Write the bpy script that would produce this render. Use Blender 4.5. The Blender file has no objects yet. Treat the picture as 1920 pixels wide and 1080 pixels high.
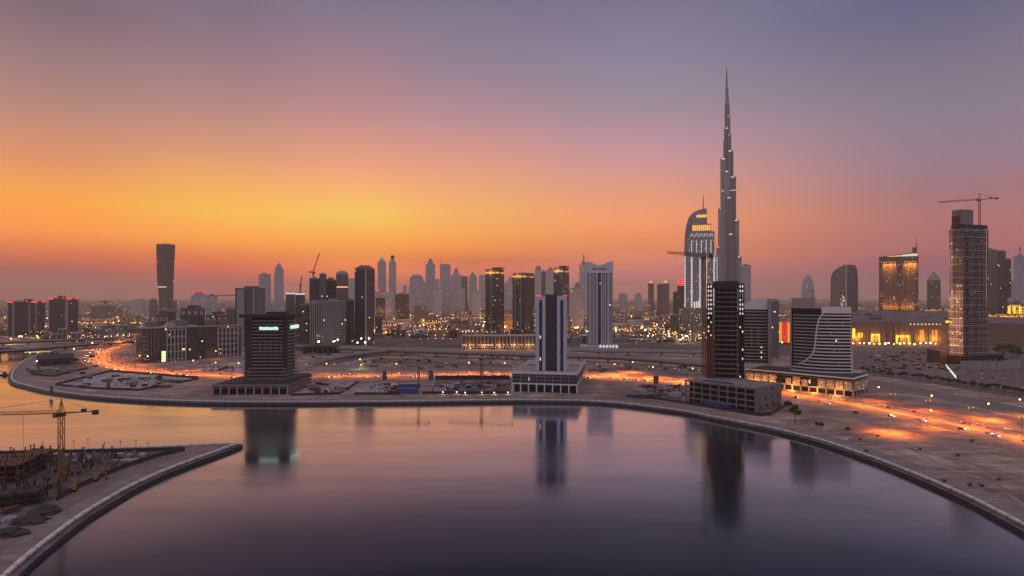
import bpy, bmesh, math, random
from mathutils import Vector, Matrix
from mathutils.geometry import tessellate_polygon
R = math.radians
rnd = random.Random(7)
sc = bpy.context.scene

# ------------------------------------------------------------------ camera, sky, sun, exposure
F, H, YH, GZ = 1100.0, 100.0, 557.0, 3.0          # focal length (px of a 1920 wide frame), eye height, horizon row, ground level
cam = bpy.data.cameras.new("camera"); cam.sensor_width = 36; cam.lens = F / 1920 * 36
cam.shift_y = (YH - 540) / 1920; cam.clip_end = 90000; cam.clip_start = 1
camo = bpy.data.objects.new("camera", cam); sc.collection.objects.link(camo)
camo.location = (0, 0, H); camo.rotation_euler = (R(90), 0, 0); sc.camera = camo
sc.view_settings.view_transform = 'Standard'; sc.view_settings.look = 'None'
sc.view_settings.exposure = 0.0; sc.view_settings.gamma = 1
sc.render.engine = 'CYCLES'
cy = sc.cycles
cy.max_bounces = 6; cy.diffuse_bounces = 2; cy.glossy_bounces = 3; cy.volume_bounces = 3; cy.transmission_bounces = 2
cy.caustics_reflective = False; cy.caustics_refractive = False; cy.sample_clamp_indirect = 3.0
cy.use_denoising = True

def lin(c):
    c = c / 255.0
    return c / 12.92 if c <= 0.04045 else ((c + 0.055) / 1.055) ** 2.4
def srgb(r, g, b): return (lin(r), lin(g), lin(b), 1)

SUN_AZ, SUN_EL = -14.0, 0.6
SKYW = {  # radiance of the dusk sky: azimuth from the view axis -> [(elevation, rgb)]
 -180: [(0, (0.44, 0.36, 0.42)), (10, (0.52, 0.45, 0.55)), (30, (0.44, 0.42, 0.54)), (45, (0.36, 0.36, 0.49)), (70, (0.52, 0.43, 0.48))],
 -85: [(0, (0.8, 0.54, 0.54)), (10, (0.74, 0.52, 0.56)), (30, (0.48, 0.42, 0.5)), (45, (0.46, 0.42, 0.54)), (70, (0.52, 0.43, 0.48))],
 -38: [(0, (0.679, 0.01, 0.01)), (1.8, (0.679, 0.01, 0.01)), (3.2, (1.08, 0.155, 0.01)), (5.0, (1.358, 0.366, 0.01)), (7.5, (1.173, 0.411, 0.01)), (10.5, (0.776, 0.264, 0.105)), (14.2, (0.448, 0.208, 0.164)), (18, (0.274, 0.15, 0.174)), (21.7, (0.149, 0.093, 0.133)), (30, (0.22, 0.18, 0.26)), (45, (0.4, 0.34, 0.4)), (70, (0.52, 0.43, 0.48))],
 -27: [(0, (1.263, 0.031, 0.01)), (1.8, (1.263, 0.031, 0.01)), (3.4, (1.132, 0.173, 0.01)), (5, (1.237, 0.388, 0.01)), (7.4, (1.02, 0.548, 0.033)), (9.6, (0.97, 0.421, 0.062)), (12.6, (0.678, 0.273, 0.143)), (16, (0.411, 0.201, 0.193)), (20, (0.251, 0.144, 0.195)), (24.5, (0.141, 0.111, 0.179)), (32, (0.22, 0.19, 0.25)), (45, (0.4, 0.34, 0.4)), (70, (0.52, 0.43, 0.48))],
 -15: [(0, (1.746, 0.214, 0.035)), (1.8, (1.746, 0.214, 0.035)), (3.6, (0.982, 0.247, 0.01)), (5.2, (0.921, 0.388, 0.01)), (7.6, (0.791, 0.577, 0.07)), (9.8, (0.879, 0.417, 0.116)), (12.3, (0.746, 0.292, 0.183)), (17, (0.433, 0.2, 0.233)), (22, (0.269, 0.158, 0.234)), (26.5, (0.135, 0.134, 0.224)), (33, (0.22, 0.19, 0.26)), (45, (0.4, 0.34, 0.4)), (70, (0.52, 0.43, 0.48))],
 -5: [(0, (1.442, 0.226, 0.142)), (1.8, (1.442, 0.226, 0.142)), (3.3, (0.818, 0.121, 0.01)), (4.6, (1.042, 0.287, 0.014)), (6.2, (0.971, 0.387, 0.047)), (8.2, (0.904, 0.416, 0.101)), (13, (0.687, 0.274, 0.211)), (17, (0.4, 0.212, 0.278)), (22, (0.21, 0.167, 0.259)), (26.8, (0.148, 0.136, 0.225)), (34, (0.2, 0.18, 0.26)), (45, (0.4, 0.34, 0.4)), (70, (0.52, 0.43, 0.48))],
 12: [(0, (1.137, 0.237, 0.249)), (2, (1.137, 0.237, 0.249)), (4.6, (1.037, 0.267, 0.075)), (7, (1.111, 0.338, 0.116)), (9.8, (0.837, 0.308, 0.188)), (12.2, (0.644, 0.287, 0.289)), (15, (0.46, 0.251, 0.334)), (17.6, (0.296, 0.232, 0.292)), (22, (0.209, 0.19, 0.298)), (26.5, (0.151, 0.138, 0.245)), (33, (0.18, 0.17, 0.27)), (45, (0.28, 0.26, 0.38)), (70, (0.52, 0.43, 0.48))],
 38: [(0, (0.377, 0.037, 0.175)), (2, (0.377, 0.037, 0.175)), (3.8, (0.496, 0.121, 0.151)), (6, (0.474, 0.14, 0.167)), (8, (0.371, 0.14, 0.184)), (10.3, (0.288, 0.163, 0.257)), (14.6, (0.207, 0.174, 0.246)), (18.5, (0.155, 0.139, 0.219)), (22.5, (0.084, 0.094, 0.203)), (32, (0.11, 0.11, 0.2)), (45, (0.25, 0.24, 0.36)), (70, (0.52, 0.43, 0.48))],
 85: [(0, (0.8, 0.54, 0.54)), (10, (0.74, 0.52, 0.56)), (30, (0.48, 0.42, 0.5)), (45, (0.46, 0.42, 0.54)), (70, (0.52, 0.43, 0.48))],
 180: [(0, (0.44, 0.36, 0.42)), (10, (0.52, 0.45, 0.55)), (30, (0.44, 0.42, 0.54)), (45, (0.36, 0.36, 0.49)), (70, (0.52, 0.43, 0.48))]}
world = bpy.data.worlds.new("World"); sc.world = world; world.use_nodes = True
def build_world():
    nt = world.node_tree; N = nt.nodes; L = nt.links; N.clear()
    def m(op, a, b=None, clamp=False):
        n = N.new('ShaderNodeMath'); n.operation = op; n.use_clamp = clamp
        for i, v in enumerate((a, b)):
            if v is None: continue
            if isinstance(v, (int, float)): n.inputs[i].default_value = v
            else: L.new(v, n.inputs[i])
        return n.outputs[0]
    tc = N.new('ShaderNodeTexCoord'); sp = N.new('ShaderNodeSeparateXYZ'); L.new(tc.outputs['Generated'], sp.inputs[0])
    az = m('MULTIPLY', m('ARCTAN2', sp.outputs[0], sp.outputs[1]), 180 / math.pi)
    el = m('MULTIPLY', m('ARCSINE', sp.outputs[2]), 180 / math.pi)
    # a slow waver so that the bands of the dusk glow are not ruler straight
    nz = N.new('ShaderNodeTexNoise'); nz.inputs['Scale'].default_value = 2.2; nz.inputs['Detail'].default_value = 2
    L.new(tc.outputs['Generated'], nz.inputs['Vector'])
    el2 = m('ADD', el, m('MULTIPLY', m('SUBTRACT', nz.outputs[0], 0.5), 1.6))
    pos = m('DIVIDE', el2, 70.0, True)
    cols = SKYW
    prev = None; keys = sorted(cols)
    for i, k in enumerate(keys):
        r = N.new('ShaderNodeValToRGB'); r.color_ramp.interpolation = 'LINEAR'
        e = r.color_ramp.elements
        while len(e) > 1: e.remove(e[-1])
        for j, (deg, c) in enumerate(cols[k]):
            if j == 0: e[0].position = deg / 70; e[0].color = tuple(c) + (1,)
            else: q = e.new(deg / 70); q.color = tuple(c) + (1,)
        L.new(pos, r.inputs[0])
        if prev is None: prev = r.outputs[0]; continue
        mr = N.new('ShaderNodeMapRange'); mr.interpolation_type = 'SMOOTHSTEP'
        mr.inputs[1].default_value = keys[i - 1]; mr.inputs[2].default_value = k
        L.new(az, mr.inputs[0])
        mx = N.new('ShaderNodeMix'); mx.data_type = 'RGBA'
        L.new(mr.outputs[0], mx.inputs[0]); L.new(prev, mx.inputs[6]); L.new(r.outputs[0], mx.inputs[7])
        prev = mx.outputs[2]
    bg = N.new('ShaderNodeBackground'); L.new(prev, bg.inputs[0]); bg.inputs[1].default_value = 1.0
    sky = N.new('ShaderNodeTexSky'); sky.sky_type = 'NISHITA'; sky.sun_disc = False
    sky.sun_elevation = R(SUN_EL); sky.sun_rotation = R(SUN_AZ); sky.dust_density = 3.0
    bg2 = N.new('ShaderNodeBackground'); L.new(sky.outputs[0], bg2.inputs[0]); bg2.inputs[1].default_value = 0.05
    ad = N.new('ShaderNodeAddShader'); L.new(bg.outputs[0], ad.inputs[0]); L.new(bg2.outputs[0], ad.inputs[1])
    out = N.new('ShaderNodeOutputWorld'); L.new(ad.outputs[0], out.inputs[0])
build_world()

sun = bpy.data.lights.new("sun", 'SUN'); sun.energy = 0.08; sun.angle = R(4); sun.color = (1.0, 0.55, 0.28)
suno = bpy.data.objects.new("sun", sun); sc.collection.objects.link(suno)
_d = Vector((math.sin(R(SUN_AZ)) * math.cos(R(SUN_EL)), math.cos(R(SUN_AZ)) * math.cos(R(SUN_EL)), math.sin(R(SUN_EL))))
suno.rotation_euler = _d.to_track_quat('Z', 'Y').to_euler()

# ------------------------------------------------------------------ helpers
def Yof(y, z=GZ): return F * (H - z) / (y - YH)
def gp(x, y, z=GZ):
    Y = Yof(y, z); return Vector(((x - 960) / F * Y, Y, z))
def at(x, Y, z=GZ): return Vector(((x - 960) / F * Y, Y, z))
def zat(y, Y): return H - (y - YH) * Y / F

def link(o): sc.collection.objects.link(o); return o
def tag(o, label=None, cat=None, group=None, kind=None):
    for k, v in (('label', label), ('category', cat), ('group', group), ('kind', kind)):
        if v: o[k] = v
    return o
def thing(name, label, cat, loc=(0, 0, 0), yaw=0, group=None):
    o = link(bpy.data.objects.new(name, None)); o.location = loc; o.rotation_euler = (0, 0, yaw)
    return tag(o, label, cat, group)

class MB:
    """collects faces with metre UVs"""
    def __init__(s): s.v = []; s.f = []; s.uv = []; s.mi = []
    def face(s, pts, uv=None, mi=0):
        pts = [Vector(p) for p in pts]; b = len(s.v); s.v += pts; s.f.append(list(range(b, b + len(pts)))); s.mi.append(mi)
        if uv is None:
            n = (pts[1] - pts[0]).cross(pts[2] - pts[0])
            if n.length > 1e-9: n.normalize()
            if abs(n.z) > 0.9: uv = [(p.x, p.y) for p in pts]
            else:
                t = Vector((-n.y, n.x, 0)); t.normalize(); uv = [(p.dot(t), p.z) for p in pts]
        s.uv.append(uv); return s
    def loft(s, rings, cap=True, closed=True, mi=0):
        def cum(poly):
            u = [0]
            for a, b in zip(poly, poly[1:] + poly[:1]): u.append(u[-1] + math.hypot(b[0] - a[0], b[1] - a[1]))
            return u
        u = cum(rings[0][1])
        for (z0, p0), (z1, p1) in zip(rings, rings[1:]):
            n = len(p0)
            for i in range(n if closed else n - 1):
                j = (i + 1) % n
                a = (p0[i][0], p0[i][1], z0); b = (p0[j][0], p0[j][1], z0); c = (p1[j][0], p1[j][1], z1); d = (p1[i][0], p1[i][1], z1)
                s.face([a, b, c, d], [(u[i], z0), (u[i + 1], z0), (u[i + 1], z1), (u[i], z1)], mi)
        if cap:
            z, p = rings[-1]; s.poly([(q[0], q[1], z) for q in p], mi=mi)
            z, p = rings[0]; s.poly([(q[0], q[1], z) for q in reversed(p)], mi=mi)
        return s
    def poly(s, pts, mi=0):
        pts = [Vector(p) for p in pts]
        for t in tessellate_polygon([pts]):
            tri = [pts[i] for i in t]
            a = pts; nz = sum(a[i].x * a[(i + 1) % len(a)].y - a[(i + 1) % len(a)].x * a[i].y for i in range(len(a)))
            tz = (tri[1] - tri[0]).cross(tri[2] - tri[0]).z
            if nz * tz < 0: tri.reverse()
            s.face(tri, mi=mi)
        return s
    def prism(s, poly, z0, z1, cap=True, mi=0): return s.loft([(z0, poly), (z1, poly)], cap, True, mi)
    def box(s, x0, x1, y0, y1, z0, z1, mi=0): return s.prism([(x0, y0), (x1, y0), (x1, y1), (x0, y1)], z0, z1, True, mi)
    def tube(s, p0, p1, r0, r1=None, n=6, mi=0):
        r1 = r0 if r1 is None else r1; p0 = Vector(p0); p1 = Vector(p1); d = (p1 - p0).normalized()
        a = d.orthogonal().normalized(); b = d.cross(a)
        q0 = [p0 + (a * math.cos(k * 2 * math.pi / n) + b * math.sin(k * 2 * math.pi / n)) * r0 for k in range(n)]
        q1 = [p1 + (a * math.cos(k * 2 * math.pi / n) + b * math.sin(k * 2 * math.pi / n)) * r1 for k in range(n)]
        for k in range(n): j = (k + 1) % n; s.face([q0[k], q0[j], q1[j], q1[k]], mi=mi)
        s.face(q1, mi=mi); s.face(q0[::-1], mi=mi); return s
    def ball(s, c, r, rz=None, n=6, m=4, mi=0):
        c = Vector(c); rz = rz or r
        P = lambda i, j: c + Vector((r * math.sin(math.pi * i / m) * math.cos(2 * math.pi * j / n), r * math.sin(math.pi * i / m) * math.sin(2 * math.pi * j / n), rz * math.cos(math.pi * i / m)))
        for i in range(m):
            for j in range(n):
                q = [P(i, j), P(i + 1, j), P(i + 1, j + 1), P(i, j + 1)]
                if i == 0: q = [q[0], q[1], q[2]]
                elif i == m - 1: q = [q[0], q[1], q[3]]
                s.face(q, mi=mi)
        return s
    def build(s, name, mats, parent=None, label=None):
        me = bpy.data.meshes.new(name); me.from_pydata([tuple(p) for p in s.v], [], s.f)
        ul = me.uv_layers.new(name="UVMap"); k = 0
        flat = [c for f in s.uv for q in f for c in q]
        ul.data.foreach_set('uv', flat)
        if not isinstance(mats, (list, tuple)): mats = [mats]
        for m_ in mats: me.materials.append(m_)
        if len(mats) > 1: me.polygons.foreach_set('material_index', s.mi)
        me.update()
        o = link(bpy.data.objects.new(name, me))
        if parent: o.parent = parent
        if label: o['label'] = label
        return o

# ------------------------------------------------------------------ materials
def nodes(name):
    m = bpy.data.materials.new(name); m.use_nodes = True
    nt = m.node_tree; return m, nt, nt.nodes['Principled BSDF']
def mat(name, col, rough=0.8, metal=0.0, var=0.25, scale=0.15, bump=0.0):
    m, nt, p = nodes(name); N = nt.nodes; L = nt.links
    p.inputs['Roughness'].default_value = rough; p.inputs['Metallic'].default_value = metal
    tc = N.new('ShaderNodeTexCoord'); nz = N.new('ShaderNodeTexNoise'); nz.inputs['Scale'].default_value = scale; nz.inputs['Detail'].default_value = 6; nz.inputs['Roughness'].default_value = 0.65
    L.new(tc.outputs['Object'], nz.inputs['Vector'])
    r = N.new('ShaderNodeValToRGB'); e = r.color_ramp.elements
    e[0].position = 0.3; e[0].color = tuple(c * (1 - var) for c in col) + (1,)
    e[1].position = 0.72; e[1].color = tuple(min(1, c * (1 + var)) for c in col) + (1,)
    L.new(nz.outputs[0], r.inputs[0]); L.new(r.outputs[0], p.inputs['Base Color'])
    if bump:
        b = N.new('ShaderNodeBump'); b.inputs['Strength'].default_value = bump; b.inputs['Distance'].default_value = 0.4
        L.new(nz.outputs[0], b.inputs['Height']); L.new(b.outputs[0], p.inputs['Normal'])
    return m
def glow(name, col, strength, sample=False):
    m, nt, p = nodes(name); p.inputs['Base Color'].default_value = (0.04, 0.04, 0.04, 1)
    p.inputs['Emission Color'].default_value = col + (1,); p.inputs['Emission Strength'].default_value = strength
    m.cycles.emission_sampling = 'AUTO' if sample else 'NONE'
    return m
def facade(name, wall, glass=(0.03, 0.035, 0.05), fh=3.6, bw=3.2, wx=0.6, wz=0.55, lit=0.02, litcol=(1.0, 0.72, 0.38), lits=1.6, grough=0.12, wrough=0.75, wvar=0.15):
    """window grid in metres from the UVs; a few random panes are lit rooms"""
    m, nt, p = nodes(name); N = nt.nodes; L = nt.links
    def mt(op, a, b=None):
        n = N.new('ShaderNodeMath'); n.operation = op
        for i, v in enumerate((a, b)):
            if v is None: continue
            if isinstance(v, (int, float)): n.inputs[i].default_value = v
            else: L.new(v, n.inputs[i])
        return n.outputs[0]
    uv = N.new('ShaderNodeUVMap'); sp = N.new('ShaderNodeSeparateXYZ'); L.new(uv.outputs[0], sp.inputs[0])
    u = mt('DIVIDE', sp.outputs[0], bw); v = mt('DIVIDE', sp.outputs[1], fh)
    fu = mt('ABSOLUTE', mt('SUBTRACT', mt('FRACT', u), 0.5)); fv = mt('ABSOLUTE', mt('SUBTRACT', mt('FRACT', v), 0.5))
    ma = mt('LESS_THAN', fu, wx / 2); mb = mt('LESS_THAN', fv, wz / 2); mask = mt('MULTIPLY', ma, mb)
    geo = N.new('ShaderNodeNewGeometry'); sn = N.new('ShaderNodeSeparateXYZ'); L.new(geo.outputs['True Normal'], sn.inputs[0])
    side = mt('LESS_THAN', mt('ABSOLUTE', sn.outputs[2]), 0.7); mask = mt('MULTIPLY', mask, side)
    oi = N.new('ShaderNodeObjectInfo')
    cb = N.new('ShaderNodeCombineXYZ'); L.new(mt('FLOOR', u), cb.inputs[0]); L.new(mt('FLOOR', v), cb.inputs[1]); L.new(mt('MULTIPLY', oi.outputs['Random'], 97.0), cb.inputs[2])
    wn = N.new('ShaderNodeTexWhiteNoise'); wn.noise_dimensions = '3D'; L.new(cb.outputs[0], wn.inputs['Vector'])
    nz = N.new('ShaderNodeTexNoise'); nz.inputs['Scale'].default_value = 0.06; nz.inputs['Detail'].default_value = 5; tc = N.new('ShaderNodeTexCoord'); L.new(tc.outputs['Object'], nz.inputs['Vector'])
    w1 = N.new('ShaderNodeMix'); w1.data_type = 'RGBA'; w1.inputs[6].default_value = tuple(c * (1 - wvar) for c in wall) + (1,); w1.inputs[7].default_value = tuple(c * (1 + wvar) for c in wall) + (1,)
    L.new(nz.outputs[0], w1.inputs[0])
    g1 = N.new('ShaderNodeMix'); g1.data_type = 'RGBA'; g1.inputs[6].default_value = tuple(c * 0.5 for c in glass) + (1,); g1.inputs[7].default_value = tuple(c * 1.7 for c in glass) + (1,)
    L.new(wn.outputs[0], g1.inputs[0])
    mx = N.new('ShaderNodeMix'); mx.data_type = 'RGBA'; L.new(mask, mx.inputs[0]); L.new(w1.outputs[2], mx.inputs[6]); L.new(g1.outputs[2], mx.inputs[7])
    L.new(mx.outputs[2], p.inputs['Base Color'])
    L.new(mt('SUBTRACT', wrough, mt('MULTIPLY', mask, wrough - grough)), p.inputs['Roughness'])
    p.inputs['Emission Color'].default_value = litcol + (1,)
    on = mt('MULTIPLY', mask, mt('GREATER_THAN', wn.outputs[0], 1 - lit))
    L.new(mt('MULTIPLY', on, lits), p.inputs['Emission Strength'])
    m.cycles.emission_sampling = 'NONE'
    return m

M = {}
M['concrete'] = mat('raw_concrete', (0.19, 0.17, 0.162), 0.9, 0, 0.35, 0.2)
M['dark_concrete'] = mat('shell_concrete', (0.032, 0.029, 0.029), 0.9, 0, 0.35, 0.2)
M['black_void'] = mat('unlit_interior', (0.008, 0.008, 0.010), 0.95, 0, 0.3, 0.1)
M['pale_concrete'] = mat('pale_concrete', (0.34, 0.32, 0.32), 0.85, 0, 0.2, 0.2)
M['white_panel'] = mat('white_panel', (0.64, 0.62, 0.66), 0.5, 0, 0.08, 0.1)
M['lavender_panel'] = mat('pale_cladding', (0.50, 0.49, 0.62), 0.45, 0, 0.06, 0.1)
M['grey_panel'] = mat('grey_cladding', (0.26, 0.25, 0.27), 0.55, 0, 0.12, 0.08)
M['fin_steel'] = mat('brushed_fin_steel', (0.30, 0.30, 0.33), 0.4, 0.3, 0.1, 0.05)
M['brown_panel'] = mat('brown_cladding', (0.16, 0.105, 0.085), 0.7, 0, 0.2, 0.2)
M['dark_glass'] = facade('dark_glass', (0.03, 0.03, 0.035), (0.012, 0.014, 0.022), 3.8, 1.6, 0.9, 0.86, 0.004, lits=0.8)
M['blue_glass'] = facade('blue_grey_glass', (0.11, 0.11, 0.13), (0.045, 0.05, 0.065), 3.9, 2.0, 0.86, 0.78, 0.006, lits=0.8)
M['blockwork'] = mat('blockwork', (0.17, 0.135, 0.125), 0.95, 0, 0.45, 0.5)
M['steel_red'] = mat('red_oxide_steel', (0.20, 0.055, 0.035), 0.7, 0.1, 0.3, 0.6)
M['steel_yellow'] = mat('ochre_steel', (0.22, 0.12, 0.04), 0.6, 0.1, 0.3, 0.5)
M['steel_grey'] = mat('grey_steel', (0.13, 0.13, 0.14), 0.5, 0.5, 0.2, 0.5)
M['steel_dark'] = mat('dark_steel', (0.035, 0.03, 0.03), 0.6, 0.3, 0.2, 0.5)
M['roof'] = mat('roof_screed', (0.10, 0.088, 0.095), 0.95, 0, 0.3, 0.12)
M['hoarding'] = mat('dark_hoarding', (0.028, 0.026, 0.030), 0.7, 0, 0.4, 0.3)
M['blue_sheet'] = mat('blue_sheeting', (0.03, 0.05, 0.24), 0.6, 0, 0.4, 0.3)
M['orange_paint'] = mat('orange_machine_paint', (0.42, 0.16, 0.02), 0.5, 0, 0.2, 0.5)
M['bark'] = mat('bark', (0.06, 0.045, 0.035), 0.95, 0, 0.3, 3)
M['leaf'] = mat('leaf', (0.045, 0.050, 0.030), 0.7, 0, 0.5, 0.8)
M['rubber'] = mat('rubber', (0.015, 0.015, 0.015), 0.9)
M['car_glass'] = mat('car_glass', (0.015, 0.018, 0.022), 0.08)
M['rebar'] = mat('rusty_formwork', (0.10, 0.045, 0.03), 0.9, 0, 0.5, 0.6)
# lit things
M['lamp'] = glow('sodium_lamp', (1.0, 0.34, 0.05), 20)
M['lamp_small'] = glow('small_sodium_lamp', (1.0, 0.36, 0.06), 7)
M['lamp_white'] = glow('white_lamp', (1.0, 0.88, 0.72), 18)
M['lamp_green'] = glow('green_signal', (0.35, 1.0, 0.25), 16)
M['red_light'] = glow('red_beacon', (1.0, 0.03, 0.05), 1.7)
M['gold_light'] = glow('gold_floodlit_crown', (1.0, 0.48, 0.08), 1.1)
M['white_led'] = glow('white_led_line', (0.95, 0.90, 0.92), 0.75)
M['sign_green'] = glow('mint_sign_face', (0.70, 1.0, 0.85), 0.95)
M['yellow_light'] = glow('yellow_feature_light', (1.0, 0.60, 0.03), 1.5)
M['red_screen'] = glow('red_media_screen', (1.0, 0.03, 0.02), 0.75)
M['amber_screen'] = glow('amber_media_screen', (1.0, 0.32, 0.03), 0.95)
M['window_warm'] = glow('lit_window', (1.0, 0.66, 0.30), 1.3)
M['window_white'] = glow('lit_white_window', (0.95, 0.88, 0.80), 0.8)
M['headlight'] = glow('headlight', (1.0, 0.9, 0.7), 20)
M['taillight'] = glow('taillight', (1.0, 0.05, 0.03), 8)
# facades
M['f_grey'] = facade('grey_facade', (0.17, 0.16, 0.165), (0.03, 0.03, 0.04), 3.6, 3.4, 0.62, 0.55, 0.005)
M['f_dark'] = facade('dark_facade', (0.075, 0.068, 0.068), (0.02, 0.02, 0.026), 3.6, 3.0, 0.66, 0.6, 0.004)
M['f_beige'] = facade('beige_facade', (0.24, 0.20, 0.18), (0.03, 0.03, 0.035), 3.5, 3.6, 0.5, 0.5, 0.03)
M['f_brown'] = facade('brown_facade', (0.12, 0.085, 0.075), (0.02, 0.018, 0.022), 3.6, 3.2, 0.6, 0.6, 0.008)
M['f_pale'] = facade('pale_facade', (0.50, 0.48, 0.52), (0.10, 0.10, 0.12), 3.6, 3.0, 0.45, 0.5, 0.02)  # on far towers this pale colour holds part of the haze fade
M['f_strip'] = facade('ribbon_facade', (0.22, 0.21, 0.22), (0.03, 0.032, 0.045), 3.7, 60.0, 1.1, 0.55, 0.0)
M['f_vert'] = facade('vertical_facade', (0.20, 0.19, 0.20), (0.022, 0.022, 0.03), 60.0, 4.2, 0.55, 1.1, 0.0)
M['f_steel'] = facade('haze_paled_glass', (0.42, 0.42, 0.47), (0.27, 0.275, 0.32), 3.9, 2.6, 0.72, 0.9, 0.004, lits=1.0, grough=0.2, wrough=0.35)  # lightened: some haze fade of the far towers is put into the colour
M['f_lit'] = facade('busy_lit_facade', (0.24, 0.19, 0.17), (0.05, 0.04, 0.035), 3.6, 3.6, 0.55, 0.5, 0.06, lits=1.1)
M['f_dim_grid'] = facade('dim_window_grid', (0.22, 0.21, 0.23), (0.02, 0.02, 0.028), 4.0, 3.2, 0.6, 0.62, 0.004)
M['f_white_grid'] = facade('white_window_grid', (0.40, 0.39, 0.44), (0.02, 0.02, 0.03), 4.2, 3.4, 0.58, 0.6, 0.002)
M['led_column'] = facade('dashed_led_column', (0.3, 0.29, 0.31), (0.3, 0.3, 0.3), 5.4, 60, 1.1, 0.6, 1.1, litcol=(0.95, 0.90, 0.92), lits=0.85)
M['led_warm'] = facade('dashed_warm_column', (0.3, 0.27, 0.24), (0.3, 0.3, 0.3), 5.4, 60, 1.1, 0.6, 1.1, litcol=(1, 0.55, 0.25), lits=0.9)
M['f_retail'] = facade('lit_stone_screen', (0.55, 0.42, 0.30), (0.20, 0.12, 0.06), 2.4, 2.4, 0.5, 0.5, 0.10, lits=0.7)

def ground_mat(name, c0, c1, c2, s1, s2, rough=0.95, bump=0.25):
    m, nt, p = nodes(name); N = nt.nodes; L = nt.links; p.inputs['Roughness'].default_value = rough
    tc = N.new('ShaderNodeTexCoord')
    a = N.new('ShaderNodeTexNoise'); a.inputs['Scale'].default_value = s1; a.inputs['Detail'].default_value = 8; a.inputs['Roughness'].default_value = 0.6; a.inputs['Distortion'].default_value = 1.2
    b = N.new('ShaderNodeTexNoise'); b.inputs['Scale'].default_value = s2; b.inputs['Detail'].default_value = 8; b.inputs['Roughness'].default_value = 0.7
    L.new(tc.outputs['Object'], a.inputs[0]); L.new(tc.outputs['Object'], b.inputs[0])
    r = N.new('ShaderNodeValToRGB'); e = r.color_ramp.elements; e[0].position = 0.34; e[0].color = c0 + (1,); e[1].position = 0.66; e[1].color = c1 + (1,)
    L.new(a.outputs[0], r.inputs[0])
    r2 = N.new('ShaderNodeValToRGB'); e = r2.color_ramp.elements; e[0].position = 0.42; e[0].color = (0, 0, 0, 1); e[1].position = 0.7; e[1].color = (0.8, 0.8, 0.8, 1)
    L.new(b.outputs[0], r2.inputs[0])
    mx = N.new('ShaderNodeMix'); mx.data_type = 'RGBA'; mx.inputs[7].default_value = c2 + (1,); L.new(r2.outputs[0], mx.inputs[0]); L.new(r.outputs[0], mx.inputs[6])
    L.new(mx.outputs[2], p.inputs['Base Color'])
    bp = N.new('ShaderNodeBump'); bp.inputs['Strength'].default_value = bump; bp.inputs['Distance'].default_value = 1.0; L.new(b.outputs[0], bp.inputs['Height']); L.new(bp.outputs[0], p.inputs['Normal'])
    return m
def streaks(m, sc_, amt):
    nt = m.node_tree; N = nt.nodes; L = nt.links; p = N['Principled BSDF']; src = p.inputs['Base Color'].links[0].from_socket
    tc = N.new('ShaderNodeTexCoord'); mp = N.new('ShaderNodeMapping'); mp.inputs['Rotation'].default_value = (0, 0, R(38)); mp.inputs['Scale'].default_value = sc_
    nz = N.new('ShaderNodeTexNoise'); nz.inputs['Scale'].default_value = 1; nz.inputs['Detail'].default_value = 7; nz.inputs['Roughness'].default_value = .72; nz.inputs['Distortion'].default_value = 1.6
    L.new(tc.outputs['Object'], mp.inputs[0]); L.new(mp.outputs[0], nz.inputs['Vector'])
    r = N.new('ShaderNodeValToRGB'); e = r.color_ramp.elements; e[0].position = .38; e[0].color = (1 - amt,) * 3 + (1,); e[1].position = .66; e[1].color = (1 + amt * .7,) * 3 + (1,)
    L.new(nz.outputs[0], r.inputs[0]); mx = N.new('ShaderNodeMix'); mx.data_type = 'RGBA'; mx.blend_type = 'MULTIPLY'; mx.inputs[0].default_value = 1
    L.new(src, mx.inputs[6]); L.new(r.outputs[0], mx.inputs[7]); L.new(mx.outputs[2], p.inputs['Base Color']); return m
M['sand'] = ground_mat('desert_sand', (0.19, 0.128, 0.105), (0.52, 0.372, 0.315), (0.12, 0.083, 0.07), 0.013, 0.055, bump=0.8); streaks(M['sand'], (.012, .09, 1), .48)
M['rubble'] = ground_mat('rubble_ground', (0.22, 0.19, 0.20), (0.58, 0.52, 0.54), (0.05, 0.045, 0.05), 0.06, 0.25, bump=0.8)
M['site'] = ground_mat('excavated_ground', (0.03, 0.023, 0.022), (0.085, 0.066, 0.064), (0.26, 0.22, 0.23), 0.05, 0.2, bump=0.6)
M['asphalt'] = ground_mat('lightened_asphalt', (0.10, 0.092, 0.088), (0.15, 0.136, 0.13), (0.12, 0.108, 0.102), 0.02, 0.4, 0.75, 0.1)  # lightened so the colour carries part of the road glow
M['dirt'] = ground_mat('packed_dirt', (0.17, 0.125, 0.11), (0.26, 0.195, 0.175), (0.11, 0.085, 0.075), 0.04, 0.2)
M['paving'] = ground_mat('promenade_paving', (0.19, 0.155, 0.155), (0.27, 0.225, 0.225), (0.14, 0.115, 0.115), 0.03, 0.25, 0.8, 0.1)
M['kerb'] = mat('pale_kerb_stone', (0.60, 0.54, 0.53), 0.8, 0, 0.25, 0.3)
M['ledge'] = mat('quay_ledge', (0.14, 0.13, 0.135), 0.9, 0, 0.3, 0.2)
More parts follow.
